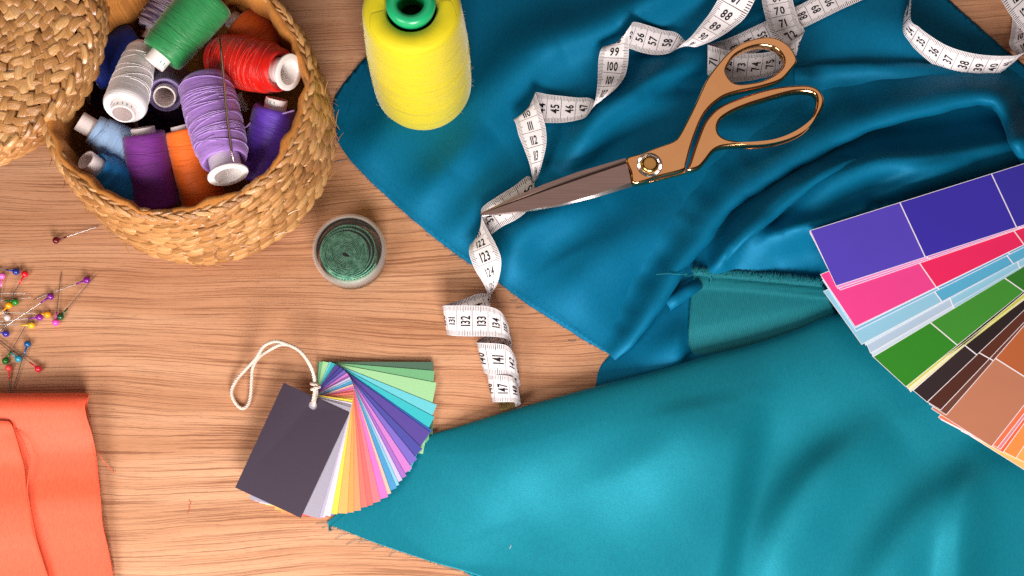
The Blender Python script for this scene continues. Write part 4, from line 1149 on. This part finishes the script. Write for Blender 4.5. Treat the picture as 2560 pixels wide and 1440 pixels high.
mb.lathe([(rh * .8, .0), (rh * .8, .09), (rh, H_ + .002), (rh * 1.06, H_ + .0058), (rh * 1.2, H_ + .0072), (ro * .8, H_ + .0072), (ro * .96, H_ + .0058), (ro, H_ + .003), (ro * .97, H_ + .0005), (ro * .9, H_ - .004)], 56)
mb.build('core', GREENRING, yr, local=True)
mb = MB(); mb.lathe([(rh * .99, H_ - .012), (1e-5, H_ - .0121)], 40); mb.build('core_plug', simple('hole_shade_brown', srgb(52, 36, 26), .9, .1), yr, local=True)  # dark disc added inside the core, its colour stands in for the hole's shade

# ------------------------------------------------------------------ pins
def pin(head, tip, colr, label, hz=.24, tz=.1, name='ball_pin'):
    h, t = P(head[0], head[1], hz), P(tip[0], tip[1], tz)
    root = empty(name, h, label, 'pin', 'dressmaker pins scattered on the wood')
    key = 'pin_' + '_'.join(map(str, colr))
    m = bpy.data.materials.get(key)
    if m is None:
        m = simple(key, srgb(*colr), .18, .6, var=.1)
    mb = MB(); mb.sphere(h, .00235); mb.build('head', m, root)
    d = (t - h).normalized()
    mb = MB(); mb.tube([h + d * .0015, h + d * .006, h + (t - h) * .9, t], .00027, 6, rfun=lambda u: 1.35 if u < .2 else (1 if u < .9 else .3)); mb.build('shaft', STEELPIN, root)
    mb = MB(); mb.tube([h + d * .0018, h + d * .0075], .00058, 6, rfun=lambda u: 1.2 - .3 * u); mb.build('collar', m, root)
    return root
PINS = [
    ((40, 679), (-70, 658), (22, 46, 140), 'royal blue ball pin at the top of the pin pile, beside a red one'),
    ((62, 685), (2, 790), (226, 24, 44), 'bright red ball pin at the top of the pin pile'),
    ((5, 690), (-4, 800), (240, 110, 190), 'pink ball pin cut by the photo edge left of the royal blue pin'),
    ((217, 700), (82, 750), (128, 24, 140), 'purple ball pin touching the tip of the dark green pin'),
    ((126, 741), (-20, 838), (120, 28, 140), 'purple ball pin in the middle of the pile with its shaft running down left'),
    ((38, 755), (-60, 742), (30, 128, 34), 'mid green ball pin just above the amber pin'),
    ((22, 763), (-30, 815), (236, 160, 10), 'amber ball pin beside the mid green pin'),
    ((119, 786), (-30, 778), (238, 154, 12), 'amber ball pin touching a purple pin head'),
    ((99, 793), (-20, 806), (136, 28, 150), 'purple ball pin squeezed against the amber pin head'),
    ((139, 806), (154, 677), (240, 76, 190), 'hot pink ball pin with an upright shaft below the dark green pin'),
    ((151, 792), (242, 684), (14, 76, 36), 'dark green ball pin with a bright shaft pointing up right'),
    ((79, 813), (-40, 810), (226, 176, 30), 'yellow ball pin lying level in the pile'),
    ((18, 793), (-30, 730), (206, 190, 190), 'clear white ball pin in the thick of the pile'),
    ((15, 834), (-60, 822), (50, 44, 150), 'indigo ball pin at the lower left of the pile'),
    ((69, 860), (26, 992), (10, 84, 140), 'deep blue ball pin with its tip under the coral cloth'),
    ((46, 897), (-30, 832), (36, 150, 176), 'turquoise ball pin between a green and a red pin'),
    ((14, 902), (80, 786), (22, 98, 28), 'leaf green ball pin near the coral cloth with shaft pointing up right'),
    ((96, 922), (-30, 828), (220, 30, 54), 'crimson ball pin lying alone right of the turquoise pin'),
    ((22, 920), (24, 995), (232, 70, 66), 'coral red ball pin standing beside the coral cloth'),
    ((-30, 734), (67, 734), (220, 40, 150), 'headless looking pin, only its level steel shaft in view near the pile top'),
    ((-40, 757), (83, 743), (30, 120, 34), 'headless looking pin, only its steel shaft in view, rising to the right'),
    ((140, 601), (248, 565), (96, 8, 26), 'dark red ball pin alone beside the basket'),
]
for i, (h, t, c, l) in enumerate(PINS):
    pin(h, t, c, l, .23 + .12 * ((i * 7) % 4) / 3, .06 + .10 * ((i * 5) % 3))
pin((377, 277), (365, 300), (24, 30, 110), 'navy ball pin stuck among the spools inside the basket', 5.0, 4.4)

# ------------------------------------------------------------------ tape in a clear case
cs_px = (881, 645); cb = P(cs_px[0], cs_px[1], .05); sC = pxm(880, 641, 0)
RC = 90.5 * sC; HC = .022
cse = empty('plastic_case', cb, 'round clear plastic case holding a rolled green tape', 'case')
mb = MB()
mb.lathe([(1e-5, .0003), (RC * .88, .0003), (RC * .93, .001), (RC * .95, .003), (RC * .96, HC - .004), (RC * .93, HC - .004), (RC * .925, .0025), (1e-5, .0015)], 64)
o = mb.build('case', CLEAR, cse, local=True); e = o.modifiers.new('edge', 'EDGE_SPLIT'); e.split_angle = R(40)
FROST = NT('frosted_plastic')
_tr = FROST.node('ShaderNodeBsdfTransparent'); _df = FROST.node('ShaderNodeBsdfPrincipled'); _mx = FROST.node('ShaderNodeMixShader')
_df.inputs['Base Color'].default_value = srgb(244, 230, 222); _df.inputs['Roughness'].default_value = .3
_n = FROST.noise(FROST.mapping(), 60, 2); FROST.link(FROST.math('ADD', FROST.math('MULTIPLY', _n, .08), .13), _mx.inputs[0])
FROST.link(_tr.outputs[0], _mx.inputs[1]); FROST.link(_df.outputs[0], _mx.inputs[2]); FROST.link(_mx.outputs[0], FROST.out.inputs[0])
mb = MB()
mb.lathe([(RC * .97, HC * .55), (RC, HC * .56), (RC * 1.01, HC - .002), (RC * .99, HC - .0004), (RC * .95, HC), (RC * .90, HC), (RC * .885, HC - .001), (RC * .90, HC - .0018), (RC * .95, HC - .002), (RC * .97, HC - .004), (RC * .965, HC * .55)], 72)
mb.build('lid_ring', FROST.mat, cse, local=True)
mb = MB(); mb.lathe([(RC * .89, HC - .0012), (1e-5, HC - .0011)], 64); mb.build('lid_window', CLEAR, cse, local=True)
def mat_green_tape():
    m = NT('green_tape')
    uv = m.node('ShaderNodeUVMap'); sep = m.node('ShaderNodeSeparateXYZ'); m.link(uv.outputs[0], sep.inputs[0])
    s, t = sep.outputs[0], sep.outputs[1]
    fr = m.math('LESS_THAN', m.math('ABSOLUTE', m.math('SUBTRACT', m.math('FRACT', m.math('MULTIPLY', s, 5.0)), .5)), .2)
    ed = m.math('MULTIPLY', m.math('GREATER_THAN', t, .72), m.math('LESS_THAN', t, .97))
    n = m.noise(m.mapping(), 300, 3)
    c = m.ramp(n, [(.35, srgb(70, 160, 130)), (.65, srgb(140, 216, 184))])
    m.color(m.mix(m.math('MULTIPLY', fr, ed), c, srgb(14, 40, 30))); m.set(Roughness=.4)
    return m.mat
GT = mat_green_tape()
gt = empty('green_tape_roll', P(866, 634, .3), 'green tape measure rolled up inside the clear plastic case', 'tape measure')
v = []; f = []; uv = []
cx, cy = P(864, 634, 1.8).x, P(864, 634, 1.8).y
turns = 19; M = turns * 40; sarc = 0; last = None
cc = cb.copy()
for i in range(M + 1):
    t = i / M; an = 2 * math.pi * turns * t
    r_ = .0026 + .0125 * min(1, t / .86)
    if t > .86: r_ += (t - .86) / .14 * .0042
    k = 1 - .45 * max(0, 1 - t * 2.2)
    ox = cx + (cc.x - cx) * max(0, (t - .86) / .14); oy = cy + (cc.y - cy) * max(0, (t - .86) / .14)
    jx = .00012 * math.sin(an * 3.7)
    r_ = min(r_, RC * .9)
    x = r_ * math.cos(an); y = r_ * k * math.sin(an)
    rot = R(-25); x, y = x * math.cos(rot) - y * math.sin(rot), x * math.sin(rot) + y * math.cos(rot)
    q = Vector((ox + x + jx, oy + y, 0))
    if last is not None: sarc += (q - last).length * 100
    last = q
    zt = .0185 - .001 * random.random() - .0012 * (1 - t)
    for tt, z in ((0, .002), (.7, .0145), (1, zt)):
        v.append((q.x, q.y, z)); uv.append((sarc, tt))
for i in range(M):
    for k in range(2):
        f.append((i * 3 + k, i * 3 + k + 1, (i + 1) * 3 + k + 1, (i + 1) * 3 + k))
o = mesh_obj('tape_strip', v, f, GT, gt)
ul = o.data.uv_layers.new(name='UVMap')
li = np.empty(len(o.data.loops), int); o.data.loops.foreach_get('vertex_index', li)
ul.data.foreach_set('uv', np.array(uv, np.float32)[li].ravel())
s = o.modifiers.new('thickness', 'SOLIDIFY'); s.thickness = .00070; s.offset = 0

# ------------------------------------------------------------------ swatch cards on a cord
sw = empty('swatch_deck', P(790, 1010, 0), 'fan of small coloured paper cards tied with a white cord', 'swatch deck')
TIPS = [  # far upper corner of each card, bottom to top, and its colour
    ((1083, 905), (84, 116, 96)), ((1086, 927), (120, 186, 134)), ((1091, 957), (168, 220, 164)), ((1092, 1012), (112, 210, 224)), ((1086, 1043), (62, 196, 206)), ((1079, 1076), (56, 104, 200)), ((1075, 1080), (92, 74, 160)),
    ((1056, 1122), (80, 80, 170)), ((1043, 1148), (128, 108, 206)), ((1030, 1171), (214, 132, 214)), ((1016, 1190), (172, 114, 208)), ((1006, 1200), (206, 200, 240)), ((998, 1212), (140, 210, 244)), ((992, 1220), (80, 160, 214)), ((978, 1233), (250, 196, 180)), ((970, 1242), (240, 124, 208)),
    ((951, 1253), (248, 130, 140)), ((932, 1262), (244, 116, 112)), ((918, 1267), (246, 126, 116)), ((902, 1276), (250, 160, 112)), ((884, 1281), (250, 168, 96)), ((868, 1284), (250, 186, 108)), ((843, 1286), (244, 224, 86)), ((826, 1291), (236, 226, 240)), ((812, 1294), (232, 224, 240)), ((806, 1295), (196, 186, 212)), ((797, 1296), (176, 170, 188)), ((752, 1295), (70, 58, 74)),
]
NC = len(TIPS)
CW, CL = 181.0, 289.0
HOLEPX = (782, 1014)
zc0 = .34
for i, (tip, c) in enumerate(TIPS):
    q = i / (NC - 1)
    piv = (816 + (783 - 816) * q, 994 + (1013 - 994) * q)
    ang = math.degrees(math.atan2(tip[1] - piv[1], tip[0] - piv[0])) + 18.6
    d = (math.cos(R(ang)), math.sin(R(ang))); nx = (d[1], -d[0])   # n: toward the "upper" long edge
    dist = math.hypot(tip[0] - piv[0], tip[1] - piv[1])
    far = dist * math.cos(R(18.6)); half = CW / 2
    zz = zc0 + .045 * i
    cx_, cy_ = tip[0] - nx[0] * half, tip[1] - nx[1] * half     # middle of the far end
    def pt(u, w):   # u back from the far end, w across, px
        return (cx_ - d[0] * u + nx[0] * w, cy_ - d[1] * u + nx[1] * w)
    m = simple('paper_%d_%d_%d' % c, dark(srgb(*c), .82), .7, .25, var=.06, vscale=900, bump=.15, bscale=1800)
    outl = [pt(0, half), pt(0, -half), pt(CL, -half), pt(CL, half)]
    n_u, n_w = 8, 2
    if i == NC - 1:
        hole = [(HOLEPX[0] + 10.5 * math.cos(2 * math.pi * k / 20), HOLEPX[1] + 12 * math.sin(2 * math.pi * k / 20)) for k in range(20)]
        oo = curve_plate('swatch_card', outl, [hole], zz + .03, .0003, .00004, m, sw, 0)
    else:
        vv = []; ff = []
        curl = .10 * (1 - q) * 0 + .05
        for side in (0, 1):
            for a in range(n_u + 1):
                for b in range(n_w + 1):
                    u = CL * a / n_u; w = -half + CW * b / n_w
                    lift = curl * (1 - a / n_u) ** 2 * .6
                    x_, y_ = pt(u, w)
                    vv.append(P(x_, y_, zz + lift - (.025 if side else 0)))
        k0 = (n_u + 1) * (n_w + 1)
        idx = lambda a, b, s_: s_ * k0 + a * (n_w + 1) + b
        for a in range(n_u):
            for b in range(n_w):
                ff.append((idx(a, b, 0), idx(a, b + 1, 0), idx(a + 1, b + 1, 0), idx(a + 1, b, 0)))
                ff.append((idx(a, b, 1), idx(a + 1, b, 1), idx(a + 1, b + 1, 1), idx(a, b + 1, 1)))
        ring = [(a, 0) for a in range(n_u + 1)] + [(n_u, b) for b in range(1, n_w + 1)] + [(a, n_w) for a in range(n_u - 1, -1, -1)] + [(0, b) for b in range(n_w - 1, 0, -1)]
        for j in range(len(ring)):
            p, q2 = ring[j], ring[(j + 1) % len(ring)]
            ff.append((idx(*p, 0), idx(*q2, 0), idx(*q2, 1), idx(*p, 1)))
        oo = mesh_obj('swatch_card', vv, ff, m, sw, False)
        bm = bmesh.new(); bm.from_mesh(oo.data); bmesh.ops.recalc_face_normals(bm, faces=bm.faces); bm.to_mesh(oo.data); bm.free()
ZT = zc0 + .045 * NC
CORDP = [(782, 1012, ZT - .2), (783, 1000, ZT + .15), (786, 985, ZT + .35), (788, 968, ZT + .55), (786, 948, ZT + .8), (781, 926, ZT + 1.2), (768, 900, ZT + 1.7), (748, 876, ZT + 2.0), (722, 862, ZT + 2.0), (690, 853, ZT + 1.7), (660, 865, ZT + 1.2), (640, 895, ZT + .7), (612, 925, .7), (590, 952, .5), (579, 979, .35), (588, 1006, .25), (606, 1021, .2), (621, 1010, .2), (627, 985, .3), (629, 950, .5), (633, 915, .8), (650, 890, 1.4), (676, 873, 2.2), (703, 861, 2.9), (735, 867, 3.1), (760, 889, 2.8), (777, 918, 2.4), (788, 948, 2.1), (790, 968, 1.9), (791, 985, 1.7), (786, 1003, ZT + .2), (784, 1014, ZT - .2)]
path = [P(*p) for p in smooth_closed(CORDP, 10, False)]
def twisted(mb, path, rc, turns_per_m=170, strands=3):
    acc = 0; ph = []
    for i, p in enumerate(path):
        if i: acc += (p - path[i - 1]).length
        ph.append(acc)
    for sidx in range(strands):
        pts = []; prev = None
        for i, p in enumerate(path):
            t = (path[min(i + 1, len(path) - 1)] - path[max(i - 1, 0)]).normalized()
            if prev is None: nrm = t.orthogonal().normalized()
            else: nrm = (prev - t * prev.dot(t)).normalized()
            prev = nrm; bn = t.cross(nrm)
            a = ph[i] * turns_per_m * 2 * math.pi + sidx * 2 * math.pi / strands
            pts.append(p + (nrm * math.cos(a) + bn * math.sin(a)) * rc * .55)
        mb.tube(pts, rc * .62, 6)
def resample(path, step):
    out = [path[0]]; acc = 0
    for a, b in zip(path[:-1], path[1:]):
        l = (b - a).length; n = max(1, int(round(l / step)))
        for k in range(1, n + 1): out.append(a.lerp(b, k / n))
    return out
mb = MB(); twisted(mb, resample(path, .0007), .00108)
for (dx, dy, dz, tl) in ((0, -4, 0, .3), (1, 4, .05, -.3)):   # knot
    kp = []
    for j in range(25):
        a = 2 * math.pi * j / 24
        kp.append(P(788 + dx + 9.5 * math.cos(a), 966 + dy + tl * 10 * math.cos(a) , ZT + .55 + dz + .28 * math.sin(a)))
    twisted(mb, resample(kp, .0006), .0010)
mb.build('cord', CORD, sw)

# ------------------------------------------------------------------ paint colour strips
fd = empty('colour_fan', P(2350, 780, 2.0), 'fan of long paint colour strips with white dividing lines on the turquoise cloth', 'colour fan')
WHITE = simple('card_white', srgb(236, 226, 232), .45, .4, var=.03)
def gloss(c): 
    key = 'ink_%d_%d_%d' % c
    return bpy.data.materials.get(key) or simple(key, dark(srgb(*c), .84), .32, .45, var=.035, vscale=40)
def strip(A, B, ang_top, ang_bot, cols, breaks, z, border=(1.3, 1.7), length=640, endb=1.3, tint=None, zr=None):
    """A: upper left corner, B: lower left corner (px); angles of the long edges in degrees; breaks: distance of the dividing lines along the strip"""
    dt = (math.cos(R(ang_top)), math.sin(R(ang_top))); db = (math.cos(R(ang_bot)), math.sin(R(ang_bot)))
    us = [0, endb]
    mcol = [0]
    for k, br in enumerate(breaks):
        us += [br - 1.4, br + 1.4]; mcol += [k + 1, 0]
    us.append(length); mcol.append(len(breaks) + 1)
    mats = [WHITE] + [gloss(c) for c in cols]
    W = math.hypot(B[0] - A[0], B[1] - A[1])
    ws = [0, border[0] / W, 1 - border[1] / W, 1]
    v = []; f = []; mi = []
    nu, nw = len(us), 4
    zr = z if zr is None else zr
    for low in (0, 1):
        for u in us:
            a = (A[0] + dt[0] * u, A[1] + dt[1] * u); b = (B[0] + db[0] * u, B[1] + db[1] * u)
            for w in ws:
                zz = z + (zr - z) * u / length
                v.append(P(a[0] + (b[0] - a[0]) * w, a[1] + (b[1] - a[1]) * w, zz - (.03 if low else 0)))
    for i in range(nu - 1):
        for k in range(3):
            q = (i * nw + k, i * nw + k + 1, (i + 1) * nw + k + 1, (i + 1) * nw + k)
            f.append(q); mi.append(mcol[i] if k == 1 else 0)
            f.append(tuple(x + nu * nw for x in q)[::-1]); mi.append(0)
    o_ = nu * nw
    for i in range(nu - 1):
        for k in (0, 3):
            f.append((i * nw + k, (i + 1) * nw + k, (i + 1) * nw + k + o_, i * nw + k + o_)); mi.append(0)
    for k in range(3):
        f.append((k, k + 1, k + 1 + o_, k + o_)); mi.append(0)
    o = mesh_obj('colour_strip', v, f, mats, fd, False, mi)
    bm = bmesh.new(); bm.from_mesh(o.data); bmesh.ops.recalc_face_normals(bm, faces=bm.faces); bm.to_mesh(o.data); bm.free()
    return o
# bottom to top
z = 2.62; dz = .045
STR = [
    ((2425, 1090), (2600, 1200), -56, -56, [(252, 196, 120), (252, 190, 110)], [330]),
    ((2402, 1078), (2570, 1160), -54, -56, [(250, 176, 92), (246, 150, 60)], [330]),
    ((2385, 1066), (2540, 1146), -53, -55.5, [(248, 150, 76), (240, 120, 40)], [330]),
    ((2353, 1050), (2508, 1132), -52, -54, [(246, 104, 60), (240, 90, 40)], [330]),
    ((2350, 1048), (2502, 1124), -51.5, -53, [(228, 140, 150), (220, 120, 120)], [330]),
    ((2345, 1044), (2494, 1120), -51, -52, [(240, 120, 80), (236, 110, 70)], [330]),
    ((2328, 1022), (2479, 1118), -50, -52, [(196, 126, 96), (190, 100, 54), (180, 90, 50)], [194, 420]),
    ((2322, 1010), (2366, 1038), -47, -49, [(112, 66, 52), (110, 56, 40)], [180, 400]),
    ((2318, 1005), (2352, 1026), -44.5, -46.5, [(80, 38, 28), (92, 42, 26)], [178, 400]),
    ((2282, 976), (2318, 1006), -41, -43.5, [(46, 32, 36), (34, 22, 24)], [172, 400]),
    ((2271, 968), (2276, 981), -37, -40.5, [(226, 226, 130), (216, 216, 110)], [175, 400]),
    ((2268, 966), (2274, 977), -36.5, -40, [(240, 238, 190), (230, 226, 150)], [174, 400]),
    ((2264, 962), (2270, 973), -36.2, -39.6, [(214, 214, 90), (204, 204, 80)], [173, 400]),
    ((2180, 890), (2265, 968), -32, -39, [(44, 138, 30), (60, 146, 44), (40, 120, 30)], [166, 380]),
    ((2170, 868), (2183, 893), -28, -31, [(204, 224, 240), (160, 208, 232)], [236, 430]),
    ((2160, 846), (2176, 884), -27, -30, [(184, 206, 230), (150, 206, 232)], [238, 430]),
    ((2152, 836), (2164, 864), -26, -29, [(196, 228, 244), (120, 200, 228)], [240, 430]),
    ((2058, 728), (2154, 862), -24, -28, [(150, 206, 234), (88, 178, 218)], [228, 430]),
    ((2056, 700), (2140, 828), -24, -26.5, [(120, 190, 226), (90, 170, 216)], [232, 430]),
    ((2053, 692), (2139, 820), -23.5, -26.2, [(60, 76, 190), (60, 70, 180)], [235, 430]),
    ((2050, 686), (2138, 818), -22, -26, [(246, 66, 150), (244, 32, 98), (236, 30, 90)], [226, 470]),
    ((2024, 582), (2100, 726), -17.6, -18.8, [(226, 110, 196), (214, 100, 190)], [238, 480]),
    ((2023, 578), (2094, 722), -17.5, -18.4, [(236, 140, 210), (220, 120, 200)], [238, 480]),
    ((2025, 576), (2090, 716), -17.4, -18, [(86, 66, 196), (54, 40, 176), (50, 40, 168)], [235, 475]),
]
for i, (A, B, at_, ab, cols, br) in enumerate(STR):
    strip(A, B, at_, ab, cols, br, z + dz * i, zr=z + dz * i + .1)

# ------------------------------------------------------------------ light
w = bpy.data.worlds.new('World'); scene.world = w; w.use_nodes = True
bg = w.node_tree.nodes['Background']; wn = w.node_tree; wt = wn.nodes.new('ShaderNodeTexCoord'); wd = wn.nodes.new('ShaderNodeVectorMath'); wd.operation = 'DOT_PRODUCT'
wn.links.new(wt.outputs['Generated'], wd.inputs[0]); wd.inputs[1].default_value = Vector((.12, .42, .9)).normalized()
wr = wn.nodes.new('ShaderNodeValToRGB'); wn.links.new(wd.outputs['Value'], wr.inputs[0])
wr.color_ramp.elements[0].position = .82; wr.color_ramp.elements[0].color = (.025, .022, .02, 1)
wr.color_ramp.elements[1].position = .93; wr.color_ramp.elements[1].color = (.58, .47, .42, 1)  # warm bright patch added overhead for the gold handles to reflect
wn.links.new(wr.outputs[0], bg.inputs[0]); bg.inputs[1].default_value = 1.0
def area(name, loc, target, size, power, colr):
    l = bpy.data.lights.new(name, 'AREA'); l.shape = 'SQUARE'; l.size = size; l.energy = power; l.color = colr
    o = bpy.data.objects.new(name, l); col.objects.link(o); o.location = loc
    o.rotation_euler = (Vector(target) - Vector(loc)).to_track_quat('-Z', 'Y').to_euler(); return o
area('softbox', (-.56, -.50, .58), (-.08, .02, 0), 0.40, 5.5, (1, .95, .90))
area('softbox', (.10, -.88, .57), (-.02, 0, 0), .42, 18, (1, .95, .90))

scene.view_settings.view_transform = 'Standard'; scene.view_settings.look = 'None'
scene.view_settings.exposure = 0; scene.view_settings.gamma = 1
scene.render.engine = 'CYCLES'
scene.cycles.max_bounces = 8; scene.cycles.transparent_max_bounces = 12
scene.cycles.use_denoising = False
scene.cycles.caustics_reflective = False; scene.cycles.caustics_refractive = False
scene.cycles.sample_clamp_indirect = 2.5; scene.cycles.blur_glossy = 1.0
